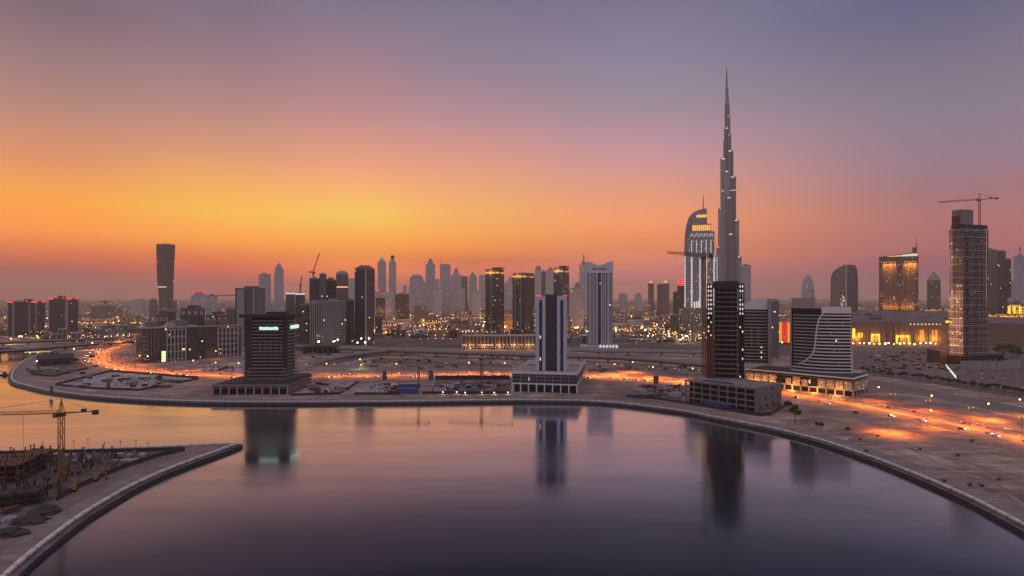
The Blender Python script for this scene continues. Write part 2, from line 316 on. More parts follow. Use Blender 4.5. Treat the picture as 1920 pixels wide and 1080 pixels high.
def joints(m, step, w, dark):
    nt = m.node_tree; N = nt.nodes; L = nt.links; p = N['Principled BSDF']; src = p.inputs['Base Color'].links[0].from_socket
    uv = N.new('ShaderNodeUVMap'); sp = N.new('ShaderNodeSeparateXYZ'); L.new(uv.outputs[0], sp.inputs[0]); q = []
    for op, v in (('DIVIDE', step), ('FRACT', None), ('LESS_THAN', w / step)):
        n = N.new('ShaderNodeMath'); n.operation = op; L.new(q[-1] if q else sp.outputs[0], n.inputs[0]); q.append(n.outputs[0])
        if v: n.inputs[1].default_value = v
    mx = N.new('ShaderNodeMix'); mx.data_type = 'RGBA'; mx.blend_type = 'MULTIPLY'; mx.inputs[7].default_value = (dark,) * 3 + (1,); L.new(q[-1], mx.inputs[0]); L.new(src, mx.inputs[6]); L.new(mx.outputs[2], p.inputs['Base Color']); return m
joints(M['kerb'], 7.5, .9, .5); joints(M['ledge'], 15, .8, .45); joints(streaks(M['paving'], (.02, .12, 1), .3), 22, .7, .6); streaks(M['ledge'], (.05, .05, 1), .5)
M['quay'] = mat('wet_quay_wall', (0.022, 0.022, 0.024), 0.6, 0, 0.4, 0.3)
M['paint'] = mat('road_paint', (0.6, 0.58, 0.55), 0.7, 0, 0.1, 0.5)

M['urban'] = ground_mat('urban_ground', (0.06, 0.048, 0.042), (0.15, 0.115, 0.10), (0.035, 0.036, 0.028), 0.01, 0.03)
def water_mat():
    m, nt, p = nodes('canal_water'); N = nt.nodes; L = nt.links; N.remove(p)
    lw = N.new('ShaderNodeLayerWeight'); lw.inputs[0].default_value = 0.5
    r = N.new('ShaderNodeValToRGB'); e = r.color_ramp.elements
    pts = [(0.0, 0.02), (0.45, 0.035), (0.575, 0.062), (0.65, 0.20), (0.73, 0.58), (0.80, 0.80), (0.92, 0.92)]
    e[0].position = 0; e[0].color = (0.04,) * 3 + (1,); e[1].position = 0.92; e[1].color = (0.92,) * 3 + (1,)
    for q, v in pts[1:-1]: n = e.new(q); n.color = (v, v, v, 1)
    L.new(lw.outputs['Facing'], r.inputs[0])
    tc = N.new('ShaderNodeTexCoord'); nz = N.new('ShaderNodeTexNoise'); nz.inputs['Scale'].default_value = 0.009; nz.inputs['Detail'].default_value = 3; nz.inputs['Distortion'].default_value = 0.6
    mp = N.new('ShaderNodeMapping'); mp.inputs['Scale'].default_value = (0.5, 1.4, 1); L.new(tc.outputs['Object'], mp.inputs[0]); L.new(mp.outputs[0], nz.inputs['Vector'])
    mr = N.new('ShaderNodeMapRange'); mr.inputs[1].default_value = 0.35; mr.inputs[2].default_value = 0.65; mr.inputs[3].default_value = 0.08; mr.inputs[4].default_value = 0.19
    L.new(nz.outputs[0], mr.inputs[0])
    g = N.new('ShaderNodeBsdfGlossy'); g.inputs['Color'].default_value = (0.93, 0.93, 0.96, 1); L.new(mr.outputs[0], g.inputs['Roughness'])
    n2 = N.new('ShaderNodeTexNoise'); n2.inputs['Scale'].default_value = 1; n2.inputs['Detail'].default_value = 4; n2.inputs['Distortion'].default_value = 1.0
    m2 = N.new('ShaderNodeMapping'); m2.inputs['Scale'].default_value = (.006, .028, 1); m2.inputs['Rotation'].default_value = (0, 0, R(8)); L.new(tc.outputs['Object'], m2.inputs[0]); L.new(m2.outputs[0], n2.inputs['Vector'])
    r2 = N.new('ShaderNodeValToRGB'); e = r2.color_ramp.elements; e[0].position = .36; e[0].color = (.80, .83, .90, 1); e[1].position = .62; e[1].color = (.93, .95, 1.0, 1); L.new(n2.outputs[0], r2.inputs[0]); L.new(r2.outputs[0], g.inputs['Color'])
    d = N.new('ShaderNodeBsdfDiffuse'); d.inputs['Color'].default_value = (0.008, 0.014, 0.028, 1)
    mx = N.new('ShaderNodeMixShader'); L.new(r.outputs[0], mx.inputs[0]); L.new(d.outputs[0], mx.inputs[1]); L.new(g.outputs[0], mx.inputs[2])
    L.new(mx.outputs[0], N['Material Output'].inputs[0]); return m
M['water'] = water_mat()

# ------------------------------------------------------------------ ground, water, quays, roads
def struct(o): o['kind'] = 'structure'; return o
def smooth(pts, n=6):
    out = []
    for i in range(len(pts) - 1):
        p0 = pts[max(0, i - 1)]; p1 = pts[i]; p2 = pts[i + 1]; p3 = pts[min(len(pts) - 1, i + 2)]
        for k in range(n):
            t = k / n
            out.append(0.5 * ((2 * p1) + (p2 - p0) * t + (2 * p0 - 5 * p1 + 4 * p2 - p3) * t * t + (3 * p1 - p0 - 3 * p2 + p3) * t ** 3))
    out.append(pts[-1]); return out
def normals(pts):
    out = []
    for i in range(len(pts)):
        d = pts[min(i + 1, len(pts) - 1)] - pts[max(i - 1, 0)]; d = Vector((d.x, d.y, 0)); d.normalize()
        out.append(Vector((d.y, -d.x, 0)))
    return out
def sweep(mb, pts, prof):
    """profile (offset to the right of travel, height) swept along pts"""
    ns = normals(pts); u = 0
    for i in range(len(pts) - 1):
        l = (pts[i + 1] - pts[i]).length
        for (o0, z0), (o1, z1) in zip(prof, prof[1:]):
            a = pts[i] + ns[i] * o0; b = pts[i + 1] + ns[i + 1] * o0; c = pts[i + 1] + ns[i + 1] * o1; d = pts[i] + ns[i] * o1
            mb.face([(a.x, a.y, z0), (d.x, d.y, z1), (c.x, c.y, z1), (b.x, b.y, z0)], [(u, 0), (u, 1), (u + l, 1), (u + l, 0)])
        u += l
    return mb

shore_px = [(69, 666), (46, 675), (30, 687), (21, 700), (21, 710), (29, 717), (49, 722), (78, 729), (115, 735), (167, 741), (219, 745), (300, 749.5), (380, 752), (450, 753),
            (600, 753), (760, 752), (900, 750), (1000, 749.5), (1100, 751), (1160, 755), (1192, 758.5), (1275, 769), (1348, 783), (1400, 793), (1452, 803), (1540, 825), (1615, 850),
            (1665, 868), (1740, 898), (1815, 931), (1865, 956), (1920, 985), (2010, 1036), (2150, 1130)]
shore = [Vector((-5000, 1500, GZ)), Vector((-2600, 1290, GZ)), gp(-200, 652), gp(20, 651), gp(60, 656)] + smooth([gp(*p) for p in shore_px], 4)
pen_px = [(-260, 1420), (-60, 1150), (12, 1079), (52, 1043), (100, 1005), (150, 968), (200, 937), (250, 909), (300, 886), (350, 866), (400, 848), (436, 835), (447, 831.5), (436, 831), (400, 832), (300, 837), (120, 843), (0, 846), (-300, 852), (-900, 866)]
k_ = pen_px.index((447, 831.5)); pen = smooth([gp(*p) for p in pen_px[:k_ + 1]], 3) + [gp(443, 830.8)] + smooth([gp(*p) for p in pen_px[k_ + 1:]], 3)

mb = MB()
far = [Vector((14000, 150, GZ)), Vector((22000, 4000, GZ)), Vector((22000, 32000, GZ)), Vector((-22000, 32000, GZ)), Vector((-22000, 3000, GZ))]
mb.poly([(p.x, p.y, GZ) for p in shore + [Vector((2500, 30, GZ))] + far])
struct(mb.build('ground', M['sand']))
mb = MB(); mb.poly([(p.x, p.y, GZ) for p in pen + [Vector((-3500, 380, GZ)), Vector((-3500, 100, GZ))]]); struct(mb.build('peninsula_ground', M['dirt']))
struct(MB().face([(-9000, -2500, 0), (9000, -2500, 0), (9000, 2600, 0), (-9000, 2600, 0)]).build('water', M['water']))
for nm, pl, w in (('north', shore, 15), ('peninsula', pen, 11)):
    struct(sweep(MB(), pl, [(2.8, 1.9), (2.8, -2)]).build('quay_wall', M['quay']))
    struct(sweep(MB(), pl, [(0.0, 2.6), (0.0, 1.9), (2.8, 1.9)]).build('quay_ledge', M['ledge']))
    struct(sweep(MB(), pl, [(-1.6, GZ), (-1.6, 3.5), (0.12, 3.5), (0.12, 2.6)]).build('quay_kerb', M['kerb']))
    it = 3 * k_
    for seg, dz in ((pl[:it - 6], .02), (pl[it + 5:], .028)) if nm == 'peninsula' else ((pl, .02),):
        struct(sweep(MB(), seg, [(-w if dz < .025 else -4, GZ + dz), (-1.6, GZ + dz)]).build('promenade', M['paving']))

def road(name, px, hw, z=0.05, mat_='asphalt', pts=None, kerb=True, off=0):
    pts = pts or smooth([gp(*p) for p in px], 6)
    struct(sweep(MB(), pts, [(off - hw, GZ + z), (off + hw, GZ + z)]).build(name, M[mat_]))
    if kerb:
        for s in (-1, 1):
            o = off + s * hw
            struct(sweep(MB(), pts, [(o - 0.25, GZ), (o - 0.25, GZ + 0.2), (o + 0.25, GZ + 0.2), (o + 0.25, GZ)]).build('kerb', M['kerb']))
    return pts
boul_px = [(300, 629), (262, 637), (232, 646), (203, 656), (188, 665), (186, 674), (200, 683), (235, 691), (300, 698), (380, 703), (450, 706), (600, 706), (760, 704), (900, 702.5), (960, 702.5), (1060, 704),
           (1150, 707), (1250, 714), (1340, 722), (1430, 732), (1500, 742), (1615, 761), (1740, 786), (1915, 822), (2150, 872), (2400, 930)]
boul = road('boulevard', boul_px, 10.0, off=-13)
road('boulevard', None, 10.0, pts=boul, off=13)
for o in (-16.5, -13, -9.5, 9.5, 13, 16.5):
    mb = MB(); ns = normals(boul)
    for i in range(0, len(boul) - 1):
        a, b = boul[i], boul[i + 1]; L_ = (b - a).length; k = int(L_ // 9)
        for j in range(k):
            if (j % 2) and abs(abs(o) - 13) < 4: continue
            p = a.lerp(b, j / k) + ns[i] * o; q = a.lerp(b, (j + .5) / k) + ns[i] * o; n = ns[i] * 0.12
            mb.face([(p.x - n.x, p.y - n.y, GZ + .06), (p.x + n.x, p.y + n.y, GZ + .06), (q.x + n.x, q.y + n.y, GZ + .06), (q.x - n.x, q.y - n.y, GZ + .06)])
    struct(mb.build('lane_marking', M['paint']))
hwy = road('highway', [(1180, 694), (1330, 696), (1480, 700), (1630, 716), (1740, 737), (1860, 761), (1960, 786), (2100, 830)], 20, 0.04)
road('side_road', [(1728, 792), (1722, 800), (1700, 806), (1660, 812), (1615, 817), (1597, 828)], 3.2, 0.06, 'dirt', kerb=False)
road('service_road', [(340, 672), (400, 668), (450, 664), (520, 660)], 8, 0.04)
road('service_road', [(255, 690), (330, 684), (420, 673), (520, 664)], 7, 0.045)
road('site_track', [(600, 715), (760, 714), (960, 713)], 4.0, 0.045, 'dirt', kerb=False)
road('cross_road', [(1060, 652), (1140, 646), (1230, 640), (1310, 628), (1330, 622)], 10, 0.04)
road('cross_road', [(700, 640), (850, 634), (1000, 632), (1100, 630)], 10, 0.042)

def patch(name, px, m_, z=0.03, lbl=None):
    mb = MB(); mb.poly([tuple(gp(*p) + Vector((0, 0, z))) for p in px]); return struct(mb.build(name, M[m_]))
patch('urban_ground', [(-500, 646), (-100, 638), (60, 632), (190, 636), (250, 626), (440, 652), (560, 646), (700, 650), (860, 652), (1060, 652), (1330, 656), (1480, 668), (1600, 652), (1900, 660), (2500, 690), (2600, 562.5), (-900, 562.5)], 'urban', .015)
# ------------------------------------------------------------------ generic site geometry
OCC = []                                                            # occupied ground circles
class Site:
    def __init__(s, x0, x1, Y, d=None, xc=None, yaw=None):
        if xc is None:
            xm = (x0 + x1) / 2; a = math.atan((xm - 960) / F) if yaw is None else R(yaw)
            P = at(xm, Y); ax = Vector((math.cos(a), -math.sin(a), 0)); ay = Vector((math.sin(a), math.cos(a), 0))
            tl = s.hit(P, -ax, x0); tr = s.hit(P, ax, x1); s.w = tl + tr; s.d = d or s.w
            c = P + ax * (tr - tl) / 2 + ay * s.d / 2
        else:
            a = R(yaw); P = at(xc, Y); ax = Vector((math.cos(a), -math.sin(a), 0)); ay = Vector((math.sin(a), math.cos(a), 0))
            s.w = s.hit(P, -ax, x0); s.d = s.hit(P, ay, x1) if d is None else d
            c = P - ax * s.w / 2 + ay * s.d / 2
        s.c = Vector((c.x, c.y, GZ)); s.a = a; s.ax = ax; s.ay = ay; s.Y = Y
        OCC.append((c.x, c.y, math.hypot(s.w, s.d) / 2 + 4))
    @staticmethod
    def hit(P, u, x):
        k = (x - 960) / F; return (k * P.y - P.x) / (u.x - k * u.y)
    def fx(s, px, dy=0.0):                                          # local x on the front face under image column px
        P = s.c - s.ay * (s.d / 2 + dy); return s.hit(P, s.ax, px)
    def sy(s, px, dx=0.0):                                          # local y on the right-hand face under image column px
        P = s.c + s.ax * (s.w / 2 + dx); return s.hit(P, s.ay, px)
    def z(s, py, lx=0.0, ly=None):                                  # height above ground that reads at image row py
        ly = -s.d / 2 if ly is None else ly
        p = s.c + s.ax * lx + s.ay * ly; return zat(py, p.y) - GZ
    def thing(s, name, label, cat, group=None): return thing(name, label, cat, s.c, -s.a, group)
    def bx(s, mb, z0, z1, g=0.0): return mb.box(-s.w / 2 - g, s.w / 2 + g, -s.d / 2 - g, s.d / 2 + g, z0, z1)

def beacons(root, s, z, n=2, r=1.0):
    for k in range(n):
        x = -s.w / 2 + s.w * (k + .5) / n if n > 1 else 0
        MB().ball((x, -s.d / 2 + 0.5, z + r * .6), r).build('warning_light', M['red_light'], root)

def tower(label, x0, x1, yt, Y, m_='f_grey', d=None, crown='flat', xc=None, yaw=None, cat='tower', name='tower', group=None, py=None, cap=None, lights=0):
    s = Site(x0, x1, Y, d, xc, yaw); t = s.thing(name, label, cat, group)
    h = s.z(yt); w, D = s.w, s.d; hw, hd = w / 2, D / 2; sh = h
    rc = M[cap or 'grey_panel']
    def shaft(top): s.bx(MB(), 0, top).build('shaft', M[m_], t)
    if crown == 'flat':
        shaft(h - 2.5); s.bx(MB(), h - 2.5, h, .3).build('parapet', rc, t)
        MB().box(-hw * .45, hw * .3, -hd * .4, hd * .4, h, h + min(5, w * .15)).build('roof_plant', rc, t)
    elif crown == 'step':
        h2 = s.z(py); shaft(h2); s.bx(MB(), h2, h2 + 1.5, .4).build('ledge', rc, t)
        MB().box(-hw * .62, hw * .62, -hd * .62, hd * .62, h2 + 1.5, (h + h2) / 2).build('setback', M[m_], t)
        MB().box(-hw * .35, hw * .35, -hd * .35, hd * .35, (h + h2) / 2, h).build('crown', rc, t)
    elif crown == 'point':
        h2 = s.z(py); shaft(h2); q = [(-hw, -hd), (hw, -hd), (hw, hd), (-hw, hd)]
        MB().loft([(h2, q), (h2 + (h - h2) * .55, [(a * .55, b * .55) for a, b in q]), (h, [(a * .03, b * .03) for a, b in q])]).build('spire_roof', rc, t)
    elif crown == 'dome':
        h2 = s.z(py); shaft(h2); rg = []
        for k in range(6):
            f = math.cos(k / 5 * math.pi / 2 * .96); rg.append((h2 + (h - h2) * math.sin(k / 5 * math.pi / 2), [(hw * f * math.cos(q * math.pi / 6), hd * f * math.sin(q * math.pi / 6)) for q in range(12)]))
        MB().loft(rg).build('dome', rc, t)
    elif crown == 'mast':
        h2 = s.z(py); shaft(h2); MB().box(-hw * .5, hw * .5, -hd * .5, hd * .5, h2, h2 + w * .3).build('crown', rc, t)
        MB().tube((0, 0, h2 + w * .3), (0, 0, h), w * .09, w * .03).build('mast', M['steel_grey'], t)
    elif crown == 'gold':
        shaft(h - 7); MB().box(-hw * .8, hw * .8, -hd * .8, hd * .8, h - 7, h - 3).build('lit_crown', M['gold_light'], t)
        MB().box(-hw * .95, hw * .95, -hd * .95, hd * .95, h - 3, h - 1.5).build('roof', rc, t); MB().ball((0, 0, h - 1), w * .22, w * .2).build('finial', M['gold_light'], t)
    elif crown == 'slant':
        h2 = s.z(py); MB().loft([(0, [(-hw, -hd), (hw, -hd), (hw, hd), (-hw, hd)]), (h2, [(-hw, -hd), (hw, -hd), (hw, hd), (-hw, hd)])], False).build('shaft', M[m_], t)
        b = MB(); b.face([(-hw, -hd, h), (-hw, hd, h), (-hw, hd, h2), (-hw, -hd, h2)]); b.face([(-hw, -hd, h2), (hw, -hd, h2), (-hw, -hd, h)]); b.face([(hw, hd, h2), (-hw, hd, h2), (-hw, hd, h)]); b.face([(-hw, -hd, h), (hw, -hd, h2), (hw, hd, h2), (-hw, hd, h)])
        b.build('slanted_roof', rc, t)
    if lights: beacons(t, s, h, lights, max(1.0, w * .06))
    return t, s, h

# ------------------------------------------------------------------ landmark buildings
def text_mesh(body, size, extr=0.15):
    cu = bpy.data.curves.new("text", 'FONT'); cu.body = body; cu.size = size; cu.extrude = extr; cu.align_x = 'CENTER'; cu.align_y = 'CENTER'
    o = bpy.data.objects.new("text", cu); sc.collection.objects.link(o)
    dg = bpy.context.evaluated_depsgraph_get(); me = bpy.data.meshes.new_from_object(o.evaluated_get(dg)); bpy.data.objects.remove(o); return me
def add_light(kind, parent, loc, power, col=(1, 0.5, 0.15), radius=0.4, spot=None, aim=None, blend=0.5):
    l = bpy.data.lights.new("lamp_light", kind); l.energy = power; l.color = col; l.shadow_soft_size = radius
    if spot: l.spot_size = R(spot); l.spot_blend = blend
    o = link(bpy.data.objects.new("lamp_light", l)); o.parent = parent; o.location = loc
    if aim: o.rotation_euler = Vector(aim).to_track_quat('-Z', 'Y').to_euler()
    return o

def supertall():
    s = Site(1335, 1390, 1815, 60); t = s.thing('skyscraper', 'tallest grey tower of stepped rounded tubes narrowing to a needle spire', 'skyscraper')
    fm = facade('supertall_skin', (0.15, 0.155, 0.175), (0.06, 0.062, 0.08), 4.0, 3.0, 0.6, 0.94, 0.0, grough=0.2, wrough=0.35); fm2 = facade('supertall_pale_skin', (0.36, 0.36, 0.40), (0.20, 0.20, 0.24), 4.0, 3.0, 0.5, 0.9, 0.0, grough=0.25, wrough=0.35)  # paler copy of the skin paints light-dark contrast onto the tubes
    z = lambda py: zat(py, 1837) - GZ
    x = lambda px: s.fx(px, -s.d * .4)
    #   left px, right px, top row, depth offset, depth
    tubes = [(1360.8, 1364.6, 148, 0, 6), (1360.2, 1366.2, 166, 0, 9), (1359.3, 1367.5, 184, 1, 12), (1358.6, 1368.4, 197, 0, 15), (1359, 1369.6, 217, 2, 17), (1357.4, 1367.5, 240, -2, 17), (1360, 1371.2, 252, 1, 18),
             (1356, 1366, 263, 3, 20), (1362, 1375.4, 283, 1, 22), (1350.3, 1363, 297, 0, 22), (1357, 1369, 322, -9, 22), (1366, 1380.4, 332, 2, 24), (1346, 1357, 389, 4, 24), (1373, 1386.4, 413, 4, 24),
             (1359.5, 1374, 372, -16, 22), (1342.6, 1351, 462, 6, 24), (1379, 1390.8, 481, 6, 24), (1339.5, 1347, 500, 10, 24), (1362, 1378, 440, -24, 22)]
    cap = M['steel_grey']; wl = M['white_led']
    for l, r, ty, dy, dd in tubes:
        x0, x1 = x(l), x(r); rr = (x1 - x0) / 2; cx = (x0 + x1) / 2; zt = z(ty)
        pts = [(cx + rr * math.copysign(abs(math.cos(q)) ** .55, math.cos(q)), dy + dd / 2 * math.copysign(abs(math.sin(q)) ** .8, math.sin(q))) for q in [k * math.pi / 8 for k in range(16)]]
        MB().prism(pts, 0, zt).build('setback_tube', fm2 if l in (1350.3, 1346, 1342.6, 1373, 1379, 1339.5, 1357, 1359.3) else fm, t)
        fb = MB(); nf = max(2, int((x1 - x0) / 4.2))
        for q in range(nf):
            u = -1 + 2 * (q + .5) / nf; fx_ = cx + rr * u; fy = dy - dd / 2 * (1 - abs(u) ** 2.6) ** .5; fb.box(fx_ - .75, fx_ + .75, fy - .9, fy + .6, 0, zt - 2)
        fb.build('fins', M['fin_steel'], t)
        sm = [(cx + (a - cx) * 1.03, dy + (b - dy) * 1.03) for a, b in pts]
        MB().prism(sm, zt - 10, zt - 8.6).build('plant_band', cap, t)
        if ty > 200: MB().box(cx - rr * .4, cx + rr * .4, dy - dd * .5 - .8, dy - dd * .5 + 0.2, zt - 3, zt - .6).build('crown_light', glow('crown_spot', (1, .86, .62), 1.0) if 'crown_spot' not in bpy.data.materials else bpy.data.materials['crown_spot'], t)
    b = MB(); cx = x(1362.4)
    for z0, z1, r0, r1 in ((z(150), z(138), 2.6, 2.0), (z(138), z(128), 1.7, 1.2), (z(128), z(120.5), 0.9, 0.35)): b.tube((cx, 0, z0), (cx, 0, z1), r0, r1, 8)
    b.build('spire', cap, t)
    MB().box(x(1352), x(1381), -12.4, -11.4, z(358.4), z(357.4)).build('crown_light', wl, t)
    MB().box(x(1330), x(1396), -20, 40, 0, 22).build('podium', M['f_lit'], t)
supertall()

def crescent_hotel():
    s = Site(1283, 1345, 1500, 36); t = s.thing('hotel_tower', 'floodlit pale hotel tower with crescent sail crown and gold lit windows beside the tallest tower', 'hotel')
    X = lambda p: s.fx(p); z = lambda p: s.z(p); y0, y1 = -s.d / 2, s.d / 2
    fm = facade('hotel_skin', (0.34, 0.33, 0.36), (0.05, 0.05, 0.07), 3.6, 2.8, 0.55, 0.55, 0.03, litcol=(1, .85, .7), lits=0.9)
    # crescent sail: an arc extruded through its thickness
    out = [(1282.5, 530), (1282.5, 470), (1283.5, 440), (1286, 420), (1291, 405), (1299, 396), (1310, 391), (1325.5, 388.5), (1325.5, 401), (1313, 404), (1303, 411), (1298, 424), (1296, 440), (1295.5, 470), (1295, 530)]
    pts = [(X(a), z(b)) for a, b in out]; b = MB()
    tri = tessellate_polygon([[Vector((p[0], p[1], 0)) for p in pts]])
    for yy, rev in ((4, False), (14, True)):
        for q in tri:
            v = [(pts[i][0], yy, pts[i][1]) for i in q]
            n = (Vector(v[1]) - Vector(v[0])).cross(Vector(v[2]) - Vector(v[0]))
            if (n.y > 0) != rev: v.reverse()
            b.face(v)
    for i in range(len(pts)): j = (i + 1) % len(pts); b.face([(pts[i][0], 4, pts[i][1]), (pts[i][0], 14, pts[i][1]), (pts[j][0], 14, pts[j][1]), (pts[j][0], 4, pts[j][1])])
    b.build('sail', M['grey_panel'], t)
    MB().box(X(1296), X(1326), 0, 12, z(421), z(404)).build('penthouse', M['grey_panel'], t)
    MB().box(X(1306), X(1325), -0.6, 0, z(406), z(401)).build('lit_window', M['gold_light'], t)
    MB().box(X(1296.5), X(1333.5), y0 + 6, y1 - 4, z(434), z(419.5)).build('crown_storey', M['grey_panel'], t)
    for k in range(9):
        a = 1298 + k * 3.9; MB().box(X(a), X(a + 3.0), y0 + 5.4, y0 + 6, z(432), z(421.5)).build('lit_window', M['gold_light'], t)
    MB().box(X(1293.5), X(1339.5), y0 + 2, y1, z(480), z(434)).build('upper_shaft', fm, t)
    MB().box(X(1283), X(1345), y0, y1, 0, z(480)).build('shaft', fm, t)
    MB().box(X(1285), X(1339), y0 + 1, y1 - 2, z(480), z(447)).build('shoulder', fm, t)
    for p in (1297, 1306, 1315, 1324, 1333):
        MB().box(X(p - .7), X(p + .7), y0 + .6, y0 + 1.4, z(474), z(449)).build('light_strip', M['led_column'], t)
        mb = MB(); cx = X(p); r = X(p + 3) - X(p)
        for k in range(8):
            a0, a1 = math.pi * k / 8, math.pi * (k + 1) / 8
            mb.tube((cx + r * math.cos(a0), y0 + 1.2, z(444) + r * 2 * math.sin(a0)), (cx + r * math.cos(a1), y0 + 1.2, z(444) + r * 2 * math.sin(a1)), .6, n=4)
        mb.build('arch', M['white_led'], t)
    for p, w, y in ((1284.4, 1.1, 480), (1297, 1.6, 482), (1312.5, 1.3, 482), (1325, 1.1, 482), (1339, 1.4, 480), (1344.5, .6, 482)):
        MB().box(X(p - w), X(p + w), y0 - .9, y0, z(576), z(y)).build('light_strip', M['led_column'] if p != 1325 else M['led_warm'], t)
    for k in range(3): MB().box(X(1301 + k * 4), X(1303.4 + k * 4), y0 - .8, y0, z(577), z(566 - k)).build('lit_window', M['window_white'], t)
    MB().tube((X(1318.8), 9, z(390)), (X(1318.8), 9, z(362.5)), 1.5, .5).build('spire', M['steel_grey'], t)
    MB().box(X(1272), X(1330), y0 - 26, y0, 0, z(579)).build('podium', M['f_lit'], t)
    for k in range(8): MB().box(X(1274 + k * 6.8), X(1275.1 + k * 6.8), y0 - 27, y0 - 26, 2, z(580)).build('podium_pier', M['pale_concrete'], t)
crescent_hotel()

def white_pier_hotel():
    s = Site(1101, 1149, 1123, 26); t = s.thing('apartment_tower', 'tall pale tower with ribbed white piers and dipped crown carrying a dark name sign', 'tower')
    X = s.fx; z = s.z; y0 = -s.d / 2; h = z(490); zc = z(511)
    s.bx(MB(), 0, zc, -.6).build('shaft', M['f_white_grid'], t)
    MB().box(X(1121.2), X(1126.4), y0 - .35, y0 + .6, 6, zc).build('window', M['dark_glass'], t)
    for p, w in ((1102.2, 1.2), (1106.2, 1.0), (1112.5, .5), (1119.5, 1.0), (1128, 1.0), (1134.5, .5), (1141, 1.0), (1147.4, 1.6)):
        MB().box(X(p - w), X(p + w), y0 - 1.0, y0 + .6, 4, zc).build('pier', M['lavender_panel'] if w < 1.1 else M['grey_panel'], t)
    pts = [(X(1100.5), zc), (X(1149.8), zc), (X(1149.8), h), (X(1145), h - .5), (X(1139), z(492)), (X(1132), z(495.5)), (X(1124), z(497.3)), (X(1116), z(495.5)), (X(1110), z(492.2)), (X(1104.5), z(490.6)), (X(1100.5), z(491.5))]
    for nm, ya, yb in (('crown_screen', y0 - 1.2, y0 + 1), ('crown_screen', s.d / 2 - 2, s.d / 2)):
        b = MB()
        for q in tessellate_polygon([[Vector((p[0], p[1], 0)) for p in pts]]):
            for yy, s_ in ((ya, 1), (yb, -1)):
                v = [(pts[i][0], yy, pts[i][1]) for i in q]; n = (Vector(v[1]) - Vector(v[0])).cross(Vector(v[2]) - Vector(v[0]))
                if n.y * s_ > 0: v.reverse()
                b.face(v)
        for i in range(len(pts)): j = (i + 1) % len(pts); b.face([(pts[i][0], ya, pts[i][1]), (pts[i][0], yb, pts[i][1]), (pts[j][0], yb, pts[j][1]), (pts[j][0], ya, pts[j][1])])
        b.build(nm, M['lavender_panel'], t)
    for sx in (-1, 1): MB().box(sx * (s.w / 2 - .8) - .8, sx * (s.w / 2 - .8) + .8, y0 + 1, s.d / 2 - 2, zc, z(494)).build('crown_side', M['lavender_panel'], t)
    me = text_mesh("Bayswater", 6.6, .25); me.materials.append(M['steel_dark'])
    o = link(bpy.data.objects.new('name_sign', me)); o.parent = t; o.location = (X(1124.8), y0 - 1.4, z(504.2)); o.rotation_euler = (R(90), 0, 0)
    MB().box(X(1101.5), X(1148.5), y0 - 1.6, y0 - 1.0, z(511.5), z(509)).build('cornice', M['white_panel'], t)
    MB().box(X(1088), X(1160), y0 - 14, s.d / 2, 0, z(648)).build('podium', M['f_pale'], t)
    for k in range(10): MB().box(X(1089 + k * 7.6), X(1090.4 + k * 7.6), y0 - 14.8, y0 - 14, 0, z(648.5)).build('podium_pier', M['lavender_panel'], t)
    for k in range(6): MB().box(X(1124 + k * 6), X(1127.5 + k * 6), y0 - 14.5, y0 - 14, 1.5, 6.5).build('lit_window', M['window_white'], t)
    beacons(t, s, h, 1, .9)
white_pier_hotel()

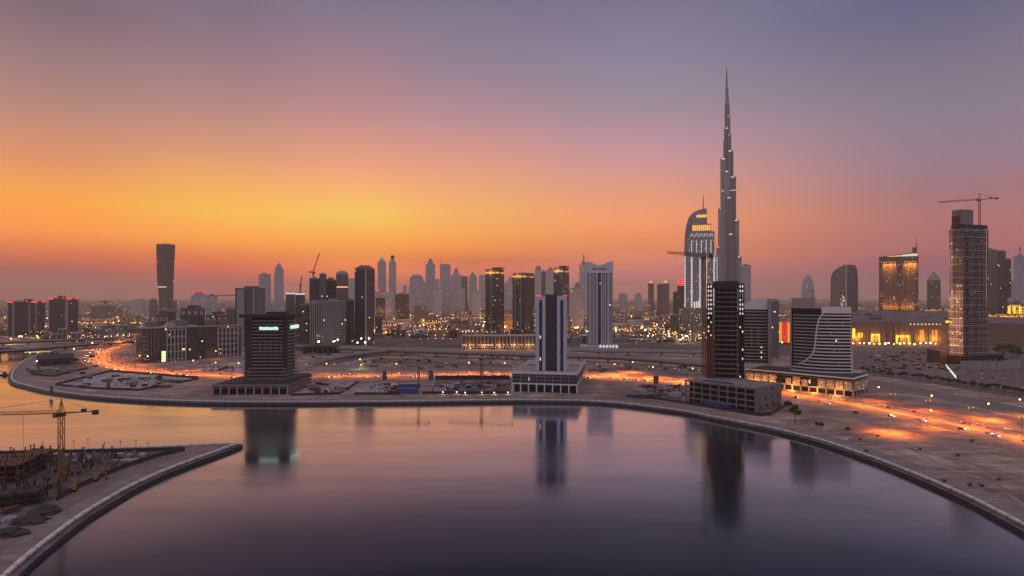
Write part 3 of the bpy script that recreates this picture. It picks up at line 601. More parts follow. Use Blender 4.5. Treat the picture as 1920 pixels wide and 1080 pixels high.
def waterfront_tower():
    s = Site(1004.4, 1062.9, 612, 30, yaw=3); t = s.thing('office_tower', 'slim tower of pale lavender piers and black glass on a glazed waterfront podium', 'office tower')
    X = s.fx; z = s.z; y0 = -s.d / 2
    p = Site(960, 1098, 589, None, 1083, 11)
    M2 = Matrix.Rotation(s.a, 4, 'Z') @ Matrix.Translation(p.c - s.c) @ Matrix.Rotation(-p.a, 4, 'Z')
    def pb(name, mb, m_):
        o = mb.build(name, m_, t); o.matrix_local = M2; return o
    pz = p.z(700.5, p.w / 2); pm = p.z(722, p.w / 2); hw, hd = p.w / 2, p.d / 2
    zt = z(552)
    s.bx(MB(), pz, z(556), -.8).build('shaft', M['dark_glass'], t)
    MB().box(X(1022.7), X(1044.4), y0 - .2, y0 + 3, pz, zt).build('curtain_wall', M['dark_glass'], t)
    for a, b in ((1004.4, 1010.9), (1016.9, 1022.7), (1044.4, 1050.4), (1056.4, 1062.9)):
        MB().box(X(a), X(b), y0 - .9, y0 + 4, pz, z(555)).build('pier', M['lavender_panel'], t)
    for a, b in ((1010.9, 1016.9), (1050.4, 1056.4)):
        MB().box(X(a), X(b), y0 - .9, y0 + 4, z(563), z(555)).build('spandrel', M['lavender_panel'], t)
    for py in (588, 612, 636, 660): MB().box(X(1022.7), X(1044.4), y0 - .45, y0 - .2, z(py + .7), z(py)).build('spandrel', M['steel_grey'], t)
    for a, b in ((1004.4, 1014), (1056, 1062.9)): MB().box(X(a), X(b), y0 - .6, y0 + 1, z(555), z(553.4)).build('warning_light', M['red_light'], t)
    MB().box(X(1024), X(1043), y0 + 6, y0 + 16, z(556), zt - 1).build('roof_plant', M['steel_dark'], t)
    pb('podium_base', p.bx(MB(), 0, pm, -2.2), M['black_void'])
    pb('podium_glazing', p.bx(MB(), pm, pz - 1.6, -.6), M['dark_glass'])
    pb('roof_slab', p.bx(MB(), pz - 1.6, pz - .1), M['white_panel']); pb('roof_deck', p.bx(MB(), pz - .1, pz, -1.2), M['grey_panel'])
    pb('floor_band', p.bx(MB(), pm - .7, pm + .7, .1), M['white_panel'])
    for k in range(2): pb('transom', p.bx(MB(), pm + (pz - pm) * (k + 1) / 3 - .2, pm + (pz - pm) * (k + 1) / 3 + .2, -.4), M['grey_panel'])
    for k in range(9):
        x = -hw + .6 + (p.w - 1.2) * k / 8
        pb('column', MB().box(x - .6, x + .6, -hd + .1, -hd + 1.3, 0, pm - .7), M['white_panel'])
        if 0 < k < 8: pb('mullion', MB().box(x - .2, x + .2, -hd + .2, -hd + .6, pm + .7, pz - 1.6), M['grey_panel'])
    for k in range(5):
        y = -hd + 3 + (p.d - 6) * k / 4
        pb('column', MB().box(hw - 1.3, hw - .1, y - .6, y + .6, 0, pm - .7), M['white_panel'])
    for k in range(4): pb('brown_screen', MB().box(hw - .58, hw - .3, -hd + 3 + k * p.d / 5, -hd + 2 + (k + .9) * p.d / 5, pm + .8, pz - 1.8), M['brown_panel'])
    pb('parapet', MB().box(-hw, hw, -hd, -hd + .4, pz, pz + 1.1).box(hw - .4, hw, -hd + .4, hd, pz, pz + 1.1).box(-hw, -hw + .4, -hd + .4, hd, pz, pz + 1.1), M['white_panel'])
    for k in range(5): pb('roof_unit', MB().box(-hw + 6 + k * 4, -hw + 8.5 + k * 4, 0, 3, pz, pz + 1.8), M['pale_concrete'])
    for k in range(3): pb('roof_unit', MB().box(hw - 14 + k * 4, hw - 11.5 + k * 4, 2, 5, pz, pz + 1.8), M['pale_concrete'])
waterfront_tower()

def sign_tower():
    s = Site(466, 557, 600, None, 536, 0); t = s.thing('office_tower', 'dark unlit office tower of stacked floor slabs with glowing mint sign near its roof', 'office tower')
    X = s.fx; z = s.z; hw, hd = s.w / 2, s.d / 2
    p = Site(396, 585, 583, None, 540, 0); dx, dy = p.c.x - s.c.x, p.c.y - s.c.y; pz = p.z(722, p.w / 2)
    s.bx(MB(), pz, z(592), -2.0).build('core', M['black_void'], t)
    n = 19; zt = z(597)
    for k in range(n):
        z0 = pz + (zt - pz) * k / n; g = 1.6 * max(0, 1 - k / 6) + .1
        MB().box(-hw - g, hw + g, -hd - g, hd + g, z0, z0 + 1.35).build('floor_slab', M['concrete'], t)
    dep = 9 * .9
    for k in range(n - 1):                                            # saw-tooth balconies of the left wing
        z0 = pz + (zt - pz) * k / n
        xl = X(447 if k > 6 else 445 - (6 - k) * .3); MB().prism([(xl, -hd + 14), (X(462), -hd + 5), (X(462), hd), (xl, hd)], z0 + .3, z0 + 1.6).build('balcony', M['concrete'], t)
    MB().box(X(449), X(464), -hd + 12, hd - 1, pz, zt - 2).build('wing_core', M['black_void'], t)
    MB().box(-hw - 2.5, -hw + 3, -hd - .4, -hd + 4, pz, zt).build('stair_shaft', M['dark_concrete'], t)
    MB().box(X(531), X(538), -hd - .5, -hd + 2, pz, zt).build('corner_pier', M['dark_concrete'], t)
    for px in (488, 497, 507, 517, 526):
        MB().box(X(px - .7), X(px + .7), -hd - .25, -hd + .4, z(662), z(640)).build('mullion', M['concrete'], t)
    MB().box(X(450), hw + 2.5, -hd - 2.5, hd + 2, z(595.5), z(589.5)).build('roof_slab', M['dark_concrete'], t)
    MB().box(X(490), X(522), -4, 8, z(589.5), z(585)).build('roof_plant', M['dark_concrete'], t)
    # illuminated fascia: a lit box with letter-like bays, on two faces
    sg = MB().box(X(486), X(526), -hd - 1.2, -hd - .5, z(620.2), z(610.8)).build('sign', M['steel_dark'], t)
    x = X(487.3); k = 0; rr = random.Random(3)
    while x < X(523):
        w = rr.choice((1.5, 1.9, 2.3)); zb, zt_ = z(618.8), z(612.3)
        MB().box(x, x + w, -hd - 1.5, -hd - 1.2, zb + rr.uniform(0, .3), zt_ - rr.uniform(0, .6)).build('letter', M['sign_green'], sg); x += w + .22
    for k in range(5):
        ya = s.sy(543.2 + k * 3.0); yb = s.sy(545.9 + k * 3.0)
        MB().box(hw + .5, hw + 1.5, ya, yb, z(618.5) + .4, z(611.8) + .4).build('letter', M['sign_green'], sg)
    # podium
    q = lambda mb, nm, m_: setattr(mb.build(nm, m_, t), 'location', (dx, dy, 0))
    pw, pd = p.w / 2, p.d / 2
    q(p.bx(MB(), 0, pz - 1.5, -1.8), 'podium_base', M['black_void']); q(p.bx(MB(), pz - 1.5, pz, .4), 'podium_roof', M['concrete'])
    q(p.bx(MB(), pz - 3.3, pz - 2.6, -.2), 'transom', M['concrete'])
    for k in range(10):
        x = -pw + .7 + (p.w - 1.4) * k / 9; q(MB().box(x - .55, x + .55, -pd + .1, -pd + 1.2, 0, pz - 1.5), 'column', M['pale_concrete'])
    q(MB().box(pw - 1.8, pw - .4, -pd + 4, pd, 1, pz - 3.5), 'side_wall', M['blockwork'])
    q(MB().loft([(pz, [(-pw, -pd + 3), (pw, -pd + 3), (pw, pd), (-pw, pd)]), (pz + 3, [(-pw + 30, -pd + 10), (pw - 2, -pd + 8), (pw - 2, pd), (-pw + 30, pd)])]), 'terrace', M['dark_concrete'])
sign_tower()

def grid_office(label, x0, xc, x1, Y, yaw, ytop, grid, rows, pink=True):
    s = Site(x0, x1, Y, None, xc, yaw); t = s.thing('office_block', label, 'office block')
    hw, hd = s.w / 2, s.d / 2; h = s.z(ytop, hw); xf = hw
    MB().box(-hw, hw, -hd, hd, 0, h - 2).build('wall', M['f_dark'], t); MB().box(-hw - .5, hw + .5, -hd - .5, hd + .5, h - 2, h).build('parapet', M['pale_concrete'], t)
    ya, yb = s.sy(grid[0]), s.sy(grid[1]); n = grid[2]; z1 = h - 4.5; z0 = 3
    for i in range(n):
        for j in range(rows):
            a = ya + (yb - ya) * (i + .2) / n; b = ya + (yb - ya) * (i + .8) / n; c = z0 + (z1 - z0) * (j + .22) / rows; d = z0 + (z1 - z0) * (j + .85) / rows
            MB().box(xf + .05, xf + .3, a, b, c, d).build('window', M['dark_glass'], t)
    for i in range(n + 1):
        y = ya + (yb - ya) * i / n; MB().box(xf, xf + 1.1, y - (yb - ya) / n * .17, y + (yb - ya) / n * .17, z0 - 3, z1 + .5).build('pilaster', M['pale_concrete'], t)
    for j in range(rows + 1):
        z = z0 + (z1 - z0) * j / rows; MB().box(xf, xf + .95, ya, yb, z - .5, z + .9).build('sill_band', M['pale_concrete'], t)
    return s, t, h
s, t, h = grid_office('dark office block whose front has five pale framed window bays', 255, 267, 373, 860, 45, 614, (313, 348, 5), 4)
for px in (276, 283, 290, 296): y = s.sy(px); MB().box(s.w / 2, s.w / 2 + 1.2, y - 1, y + 1, 12, h - 4).build('fin', M['brown_panel'], t)
for k in range(6): MB().box(s.w / 2, s.w / 2 + 1.4, s.sy(268), s.sy(273), 6 + k * 6.4, 8 + k * 6.4).build('balcony', M['pale_concrete'], t)
MB().box(-s.w / 2 + 4, s.w / 2 - 4, s.sy(330), s.sy(356), h, h + 9).build('penthouse', M['blockwork'], t)
MB().box(-s.w / 2 + 4, s.w / 2 - 4, s.sy(322), s.sy(330), h, h + 6).build('penthouse', M['pale_concrete'], t)
MB().box(-s.w / 2 + 6, s.w / 2 - 8, s.sy(282), s.sy(300), h, h + 7).build('penthouse', M['brown_panel'], t)
MB().box(s.w / 2 + .1, s.w / 2 + 1.6, s.sy(341), s.sy(346.5), 16, 18.5).build('lit_window', M['window_warm'], t)
sg = MB().box(s.w / 2 + 6, s.w / 2 + 7, s.sy(299), s.sy(309), 0, 17).build('lit_sign', M['steel_dark'], t)
for k in range(4): MB().box(s.w / 2 + 7, s.w / 2 + 7.4, s.sy(300.5), s.sy(308), 1 + k * 4, 4.4 + k * 4).build('sign_panel', glow('lime_sign_face', (.75, 1, .45), 1.5) if k == 0 else bpy.data.materials['lime_sign_face'], sg)
s, t, h = grid_office('pale framed office block with brown side wing beside the mint sign tower', 374, 376, 452, 930, 45, 611, (409, 446, 5), 5)
MB().box(-s.w / 2 + 2, s.w / 2 - 2, s.sy(385), s.sy(405), h, h + 8).build('penthouse', M['brown_panel'], t)
MB().box(-s.w / 2 + 2, s.w / 2 - 6, s.sy(414), s.sy(430), h, h + 10).build('penthouse', M['blockwork'], t)
MB().box(s.w / 2 + .1, s.w / 2 + 1.1, s.sy(384), s.sy(405), 0, 14).build('lit_base', M['brown_panel'], t)
for lab, a, b, yt, Y in (('brown flat roofed mid-rise behind the pale framed window bays', 292, 316, 589, 1000), ('terracotta mid-rise with stepped penthouse left of the grey lit-roofed slab', 338, 384, 578, 1080), ('brown mid-rise with deep loggias right of the terracotta penthouse block', 386, 428, 590, 1040)):
    t, s, h = tower(lab, a, b, yt, Y, 'f_brown', 40, 'flat', cat='mid-rise', name='apartment_block', cap='blockwork')
    MB().box(-s.w * .2, s.w * .35, -8, 8, h, h + 5).build('penthouse', M['blockwork'], t)
    for k in range(4): MB().box(-s.w / 2 + s.w * (k + .15) / 4, -s.w / 2 + s.w * (k + .75) / 4, -s.d / 2 - .8, -s.d / 2, h - 12, h - 5).build('loggia', M['pale_concrete'], t)

def shell_tower():
    p = Site(1284, 1465, 489, None, 1417, 50); t = p.thing('tower_shell', 'bare concrete tower shell with scaffold wings on a four storey open podium', 'building site')
    hw, hd = p.w / 2, p.d / 2; pz = p.z(729, hw)
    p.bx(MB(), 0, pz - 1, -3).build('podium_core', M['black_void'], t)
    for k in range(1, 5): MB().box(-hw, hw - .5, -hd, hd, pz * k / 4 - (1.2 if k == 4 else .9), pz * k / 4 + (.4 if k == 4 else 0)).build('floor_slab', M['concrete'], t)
    for k in range(9):
        x = -hw + .8 + (p.w - 1.8) * k / 8; MB().box(x - .5, x + .5, -hd + .3, -hd + 1.3, 0, pz - 1.2).build('column', M['concrete'], t)
    MB().box(hw - .5, hw + .1, -hd - .1, hd, 0, pz + .5).build('block_wall', M['blockwork'], t)
    rr = random.Random(5)
    for k in range(4):
        for j in range(3):
            if rr.random() < .75: y = -hd + p.d * (k + .3 + rr.uniform(0, .3)) / 4; z = 3 + j * 6.5; MB().box(hw + .1, hw + .2, y, y + 2.2, z, z + 3).build('window', M['black_void'], t)
    for k in range(5): MB().box(-hw + rr.uniform(5, p.w - 12), -hw + rr.uniform(5, p.w - 12) + 4, -hd + 5 + k * 3, -hd + 7 + k * 3, pz + .4, pz + 1.6).build('material_stack', M['pale_concrete'] if k % 2 else M['blue_sheet'], t)
    MB().box(-hw + 20, -hw + 46, -hd - .4, -hd - .1, 1, 4.2).build('safety_net', M['blue_sheet'], t)
    # tower
    s = Site(1337, 1384, 548, 22); T = Matrix.Rotation(p.a, 4, 'Z') @ Matrix.Translation(s.c - p.c) @ Matrix.Rotation(-s.a, 4, 'Z')
    def q(nm, mb, m_, lab=None): o = mb.build(nm, M[m_], t, lab); o.matrix_local = T; return o
    X = s.fx; sw, sd = s.w / 2, s.d / 2; zt = s.z(527); zs = s.z(541)
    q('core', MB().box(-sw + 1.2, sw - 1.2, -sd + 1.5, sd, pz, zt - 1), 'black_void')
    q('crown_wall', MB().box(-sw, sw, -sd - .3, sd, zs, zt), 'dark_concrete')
    n = 19
    def arc(g, b): return [(-sw - g + (2 * sw + 2 * g) * k / 6, -sd - g - b * math.sin(math.pi * k / 6)) for k in range(7)] + [(sw + g, sd), (-sw - g, sd)]
    for k in range(n):
        z0 = pz + (zs - pz) * k / n; q('floor_slab', MB().prism(arc(.5, 1.8), z0 + .4, z0 + 1.2), 'concrete')
    for px in (1340.5, 1348.5, 1361.5, 1372, 1381): q('column', MB().box(X(px) - .6, X(px) + .6, -sd - .6, -sd + .9, pz, zs), 'dark_concrete')
    for side in (0, 1):
        xa, xb = (X(1325), X(1336.4)) if side == 0 else (X(1384.6), X(1396)); top = s.z(533); yo = -sd + 3; m = 21
        for k in range(m + 1):
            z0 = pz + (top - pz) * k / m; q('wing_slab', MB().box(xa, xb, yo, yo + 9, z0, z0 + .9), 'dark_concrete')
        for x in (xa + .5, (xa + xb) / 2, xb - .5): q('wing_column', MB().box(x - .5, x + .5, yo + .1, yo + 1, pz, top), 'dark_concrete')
        q('wing_back', MB().box(xa + .2, xb - .2, yo + 6, yo + 8.8, pz, top - 26), 'black_void')
        for k in range(m):
            for j in (0, 1):
                pr = (.95 if k > 13 else .35) if side == 0 else (.85 if k > 13 else .12)
                if rr.random() < pr:
                    x = xa + (xb - xa) * (.25 + .5 * j); z0 = pz + (top - pz) * k / m
                    q('lit_bay_panel', MB().box(x - 1.0, x + 1.0, yo + 1.4, yo + 1.8, z0 + 1.2, z0 + 3.0), 'window_white' if (k > 12 or rr.random() < .5) else 'window_warm')  # glowing panels that show as pale squares in the wing bays
    b = MB(); xa, xb = X(1324), X(1339)
    for k in range(12):
        z0 = pz + k * 4.6
        for x in (xa, (xa + xb) / 2, xb): b.tube((x, -sd - 2.6, z0), (x, -sd - 2.6, z0 + 4.6), .22, n=4)
        b.tube((xa, -sd - 2.6, z0), (xb, -sd - 2.6, z0), .2, n=4); b.tube((xa, -sd - 2.6, z0), (xb, -sd - 2.6, z0 + 4.6), .16, n=4); b.tube((xa, -sd - 2.6, z0 + 4.6), (xb, -sd - 2.6, z0), .16, n=4)
    q('scaffold', b, 'steel_red')
    q('scaffold_sheet', MB().box(xa + 1, xb - .6, -sd - 2.3, -sd - 2.1, pz, pz + 40), 'rebar')
shell_tower()

def banded_twin():
    p = Site(1398, 1628, 570, None, 1601, 46.5); t = p.thing('shopping_podium', 'long low podium with stone screens and columns glowing orange along the road', 'podium building')
    hw, hd = p.w / 2, p.d / 2; pz = p.z(707, hw); g = 5.5
    p.bx(MB(), 0, g, -3).build('arcade_back', M['black_void'], t)
    p.bx(MB(), g, pz - 4.5, -1).build('upper_storey', M['black_void'], t)
    p.bx(MB(), pz - 4.5, pz - 3.9, .6).build('eaves', M['brown_panel'], t); p.bx(MB(), pz - 2.4, pz - 1.2, .4).build('roof_slab', M['white_panel'], t); p.bx(MB(), pz - 3.9, pz - 2.4, -2).build('clerestory', M['dark_glass'], t); p.bx(MB(), pz - 1.2, pz - .95, -1.6).build('roof_deck', M['dark_concrete'], t)
    p.bx(MB(), g - .6, g + .7, -.2).build('floor_band', M['pale_concrete'], t)
    n = 13
    for k in range(n + 1):
        x = -hw + .8 + (p.w - 1.6) * k / n; MB().box(x - .6, x + .6, -hd + .1, -hd + 1.3, 0, g - .6).build('column', M['pale_concrete'], t)
        if k < n and k not in (5, 7, 8, 4):
            xb = x + (p.w - 1.6) / n; MB().box(x + .5, xb - .5, -hd - .1, -hd + .6, g + .9, pz - 5).build('stone_screen', M['f_retail'], t)
        if k < n and k in (5, 7):
            xb = x + (p.w - 1.6) / n; MB().box(x + 1.5, xb - 1.5, -hd + .2, -hd + .7, g + .9, pz - 7).build('stone_screen', M['f_retail'], t)
    for k in range(5):
        y = -hd + .8 + (p.d - 1.6) * k / 4; MB().box(hw - 1.3, hw - .1, y - .6, y + .6, 0, g - .6).build('column', M['pale_concrete'], t)
        if k < 4: MB().box(hw - .6, hw + .1, y + .8, y + p.d / 4 - 1, g + .9, pz - 5).build('stone_screen', M['f_retail'], t)
    for x in (-hw * .8, -hw * .45, -hw * .05, hw * .35, hw * .75):
        add_light('POINT', t, (x, -hd - 4, 2.0), 5200, (1, .45, .1), .5)
    x = -hw + p.w * 8.1 / n; MB().ball((x, -hd - .6, pz - 8.5), .9, 2.2).build('wall_lantern', M['window_warm'], t)
    # right hand curved tower
    def slab_tower(label, x0, x1, Y, yaw, ytop, n, curve, blade_left):
        s = Site(x0, x1, Y, 24, yaw=yaw); r = s.thing('office_tower', label, 'office tower'); sw, sd = s.w / 2, s.d / 2; zt = s.z(ytop); zb = pz - 1.2 - 0
        r.location.z = GZ; B = 9.0 if curve else 5.0
        def front(u, g=0.0): return (-sw + 2 * sw * u, -sd - B * math.sin(math.pi * u) - g)
        def plan(u0, u1, g):
            k = max(2, int(abs(u1 - u0) * 14)); a = [front(u0 + (u1 - u0) * i / k, g) for i in range(k + 1)]
            return a + [(a[-1][0], sd + g), (a[0][0], sd + g)]
        MB().prism(plan(0.01, .99, -.6), zb, zt - 1).build('core', M['black_void'], r)
        return s, r, front, plan, zt, zb
    s, r, front, plan, zt, zb = slab_tower('curved office tower with white stripes parted by a sweeping white line', 1484, 1596, 618, 30, 577, 18, True, True)
    sw = s.w / 2; n = 18
    cur = [(683, .14), (679, .22), (672, .30), (663, .37), (652, .405), (640, .42), (625, .43), (610, .45), (598, .48), (590, .52), (586, .56)]
    def ux(z):
        pts = [(s.z(a), b) for a, b in cur]
        if z <= pts[0][0]: return max(0.02, .14 - (pts[0][0] - z) * .03)
        for (za, ua), (zb_, ub) in zip(pts, pts[1:]):
            if za <= z <= zb_: return ua + (ub - ua) * (z - za) / (zb_ - za)
        return pts[-1][1]
    top = s.z(587)
    for k in range(n):
        z0 = zb + (top - zb) * (k + .15) / n; u = ux(z0 + .6); fl = 1.0 + .012 * max(0, 5 - k)
        MB().prism([(a * fl, b) for a, b in plan(u, 1.0, .9)], z0, z0 + 1.3).build('white_band', M['white_panel'], r)
        if u > .06: MB().prism(plan(.03, u, .35), z0 + .1, z0 + 1.15).build('grey_band', M['pale_concrete'], r)
    mb = MB(); pr = None
    for i in range(41):
        z0 = s.z(684) + (top + 1 - s.z(684)) * i / 40; u = ux(z0); a = front(u, 1.3); q = Vector((a[0], a[1], z0))
        if pr: mb.tube(pr, q, .75, n=6)
        pr = q
    mb.build('sweep_line', M['white_panel'], r)
    MB().box(-sw - 1.4, -sw + .3, -s.d / 2 - 1.8, s.d / 2, zb, s.z(577)).build('blade_wall', M['grey_panel'], r)
    MB().prism(plan(0.0, .40, .8), s.z(577), s.z(559)).build('roof_screen', M['grey_panel'], r)
    MB().prism(plan(.52, 1.0, .8), top, s.z(576)).build('roof_screen', M['white_panel'], r)
    for u, k in ((.62, 15), (.86, 14), (.72, 6), (.82, 6), (.68, 11), (.8, 2)):
        a = front(u, .5); z0 = zb + (top - zb) * (k + .15) / n; MB().box(a[0] - .5, a[0] + .5, a[1] - .3, a[1] + .3, z0 + 1.45, z0 + 3.2).build('hoist_guide', M['pale_concrete'], r)
    a = front(.76, .6); MB().box(a[0] - .7, a[0] + .7, a[1] - .3, a[1] + .2, zb + 33, zb + 34.8).build('lit_window', M['window_warm'], r)
    # left hand twin behind the shell
    s, r, front, plan, zt, zb = slab_tower('banded office tower with white end frame half hidden behind the concrete shell', 1378, 1447, 700, 22, 579, 18, False, False)
    top = s.z(580); sw = s.w / 2
    for k in range(17):
        z0 = zb + (top - zb) * (k + .15) / 17; MB().prism(plan(.02, .86, .5), z0, z0 + 1.1).build('floor_band', M['pale_concrete'], r)
    MB().box(sw - 4.4, sw, -s.d / 2 - 2.4, s.d / 2, zb - 1, s.z(560)).build('blade_wall', M['grey_panel'], r)
    b = MB(); pl = [front(u, -1.0) for u in [k / 8 * .88 for k in range(9)]]
    for k in range(8):
        u0, u1 = k / 8, (k + 1) / 8; h0 = top + (s.z(559) - top) * math.sin(u0 * math.pi / 2) ** .8; h1 = top + (s.z(559) - top) * math.sin(u1 * math.pi / 2) ** .8
        (ax, ay), (bx_, by) = pl[k], pl[k + 1]
        b.face([(ax, ay, top), (bx_, by, top), (bx_, by, h1), (ax, ay, h0)]); b.face([(bx_, by + 2, top), (ax, ay + 2, top), (ax, ay + 2, h0), (bx_, by + 2, h1)]); b.face([(ax, ay, h0), (bx_, by, h1), (bx_, by + 2, h1), (ax, ay + 2, h0)])
    b.build('roof_screen', M['white_panel'], r)
    for z0 in (zb + 7, zb + 13, zb + 19): MB().box(sw - 12, sw - 10.6, -s.d / 2 - 5.4, -s.d / 2 - 4, z0, z0 + 1.5).build('lit_window', M['window_warm'], r)
    for x in (-.1, .25): MB().box(sw * x, sw * x + .7, -s.d / 2 - 6.2, -s.d / 2 - 4.8, zb + 20, zb + 44).build('hoist_guide', M['pale_concrete'], r)
banded_twin()
tower('plain grey slab peeking out right of the white end frame', 1446, 1461, 562, 930, 'f_grey', 20)

def frame_tower():
    s = Site(1781, 1853, 840, None, 1806, 74); t = s.thing('unfinished_tower', 'tall unfinished concrete tower of open floors with pink lit edge and rooftop crane', 'building site')
    hw, hd = s.w / 2, s.d / 2; h = s.z(424, hw, -hd); rr = random.Random(11)
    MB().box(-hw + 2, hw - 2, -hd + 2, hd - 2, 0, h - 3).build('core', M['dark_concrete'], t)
    n = 58
    for k in range(n):
        z0 = 6 + (h - 8) * k / n; g = .7 + rr.uniform(-.5, .8)
        MB().box(-hw - g, hw + rr.uniform(0, .9), -hd - g, hd + rr.uniform(0, 1.2), z0, z0 + 1.25).build('floor_slab', M['concrete'] if k % 3 else M['pale_concrete'], t)
    for k in range(7):
        y = -hd + 1 + (s.d - 2) * k / 6; MB().box(hw - .9, hw - .1, y - .6, y + .6, 0, h - 2).build('column', M['concrete'] if k % 3 else M['dark_concrete'], t)
    MB().box(hw - 1, hw + .5, -hd + 5, -hd + 9, 0, h - 10).build('lift_shaft', M['dark_concrete'], t)
    for k in range(5):
        x = -hw + .8 + (s.w - 1.6) * k / 4; MB().box(x - .5, x + .5, -hd - .3, -hd + .6, 0, h - 2).build('column', M['concrete'], t)
    for k in range(70):
        z0 = 6 + (h - 8) * rr.randrange(n) / n; y = rr.uniform(-hd + 2, hd - 6)
        MB().box(hw - .5, hw + .15, y, y + rr.uniform(1.5, 4), z0 + 1, z0 + 2.8).build('block_infill', M['pale_concrete'] if rr.random() < .5 else M['blockwork'], t)
    for k in range(22):
        z0 = 6 + (h - 8) * rr.randrange(n) / n; x = rr.uniform(-hw + 1, hw - 3)
        MB().box(x, x + 1.6, -hd - .1, -hd + .3, z0 + 1.2, z0 + 2.4).build('lit_bay_panel', M['window_warm'], t)
    a, b = s.sy(1806), s.sy(1829)
    MB().box(-hw + 2, hw - 1, -hd - .5, hd, h - 2, h + 3).build('top_storey', M['dark_concrete'], t)
    MB().box(-hw + 3, hw - 3, a, b, h + 3, s.z(395, 0, 0)).build('lift_core', M['concrete'], t)
    MB().box(-hw + 5, hw - 5, a - 3, a, h, h + 16).build('formwork', M['rebar'], t)
    MB().box(-hw - 14, hw + 6, -hd - 10, hd + 22, 0, 13).build('podium', M['black_void'], t)
    MB().box(-hw - 16, -hw + 4, -hd - 24, -hd - 11, 0, 20).build('annexe', M['rebar'], t)
    for k in range(6): MB().box(hw + 6, hw + 6.6, -hd + k * 10, -hd + 6 + k * 10, 4, 7).build('formwork', M['concrete'], t)
    for z0 in (30, 60, 95): add_light('POINT', t, (-hw * .2, -hd - 16, z0), 30000, (1, .42, .22), 1.0)
    add_light('POINT', t, (-hw, -hd - 14, 150), 9000, (1, .5, .15), 1.0)
    return s, h
FT = frame_tower()

def mall():
    a = at(1592, 1212); b = at(1760, 1200); c = at(2080, 1120); d = at(2120, 1480); d2 = at(1850, 1560); d3 = at(1800, 2250); e = at(1606, 2250); o = a.copy()
    t = thing('shopping_mall', 'huge low brown mall with flat grey roof and glowing yellow entrances', 'shopping mall', o)
    P = [((p - o).x, (p - o).y) for p in (a, b, c, d, d2, d3, e)]
    MB().prism(P, 0, 43).build('wall', M['brown_panel'], t); MB().prism([(x * 1.0, y - .5) for x, y in P], 43, 44.2).build('roof', M['roof'], t)
    rr = random.Random(4)
    for k in range(40):
        f = rr.uniform(.05, .95); q = rr.uniform(30, 900); x = P[0][0] + (P[1][0] - P[0][0]) * f * 2.2 + q * .55; y = 20 + q
        MB().box(x, x + rr.uniform(6, 26), y, y + rr.uniform(8, 30), 44.2, 44.2 + rr.uniform(2, 7)).build('roof_plant', M['grey_panel'] if rr.random() < .6 else M['roof'], t)
    dv = Vector((P[1][0] - P[0][0], P[1][1] - P[0][1], 0)); L = dv.length; dv.normalize(); nv = Vector((dv.y, -dv.x, 0))
    def pos(px):
        k = (px - 960) / F; return (k * a.y - a.x) / (dv.x - k * dv.y)
    def panel(nm, x0, x1, y0, y1, m_, out=.6, par=None):
        u0, u1 = pos(x0), pos(x1); p0 = dv * u0; p1 = dv * u1; q = nv * out
        return MB().prism([(p0.x + q.x, p0.y + q.y), (p1.x + q.x, p1.y + q.y), (p1.x, p1.y), (p0.x, p0.y)], zat(y1, 1206) - GZ, zat(y0, 1206) - GZ).build(nm, M[m_], par or t)
    for x0, x1, y0, y1 in ((1632, 1650, 626, 630), (1632, 1635.5, 630, 641), (1646.5, 1650, 630, 641), (1679, 1707, 628, 632.5), (1679, 1683, 632.5, 644), (1702, 1707, 632.5, 644), (1598, 1603, 616, 634), (1609, 1617, 624, 633)):
        panel('lit_portal', x0, x1, y0, y1, 'yellow_light', 1.2)
    for x0, x1 in ((1722.5, 1732.5), (1747.5, 1757.5)): panel('amber_panel', x0, x1, 618, 640, 'amber_screen')
    panel('roof_sign', 1773, 1787, 601, 606, 'yellow_light')
    for k in range(11): panel('cornice_light', 1706 + k * 7, 1708.4 + k * 7, 606.6, 608.8, 'window_warm', .8)
    for k in range(18): panel('pilaster', 1594 + k * 9.2, 1596 + k * 9.2, 609, 645, 'brown_panel', 1.5)
    for px in (1606, 1641, 1693, 1727, 1752): p = dv * pos(px) + nv * 8; add_light('POINT', t, (p.x, p.y, 12), 22000, (1, .42, .05), 1.0)
    q = nv * 3
mall()

def media_box():
    t, s, h = tower('low hall wrapped in a glowing red and amber media screen', 1444, 1486, 601, 1190, 'f_brown', 40, cat='hall', name='event_hall')
    for a, b, m_ in ((1447, 1453, 'red_screen'), (1453.4, 1460, 'red_screen'), (1461, 1466, 'amber_screen'), (1466.4, 1471, 'red_screen'), (1471.4, 1476, 'red_screen'), (1476.4, 1482, 'amber_screen')):
        MB().box(s.fx(a), s.fx(b), -s.d / 2 - .8, -s.d / 2, 5, h - 3).build('screen_panel', M[m_], t)
media_box()

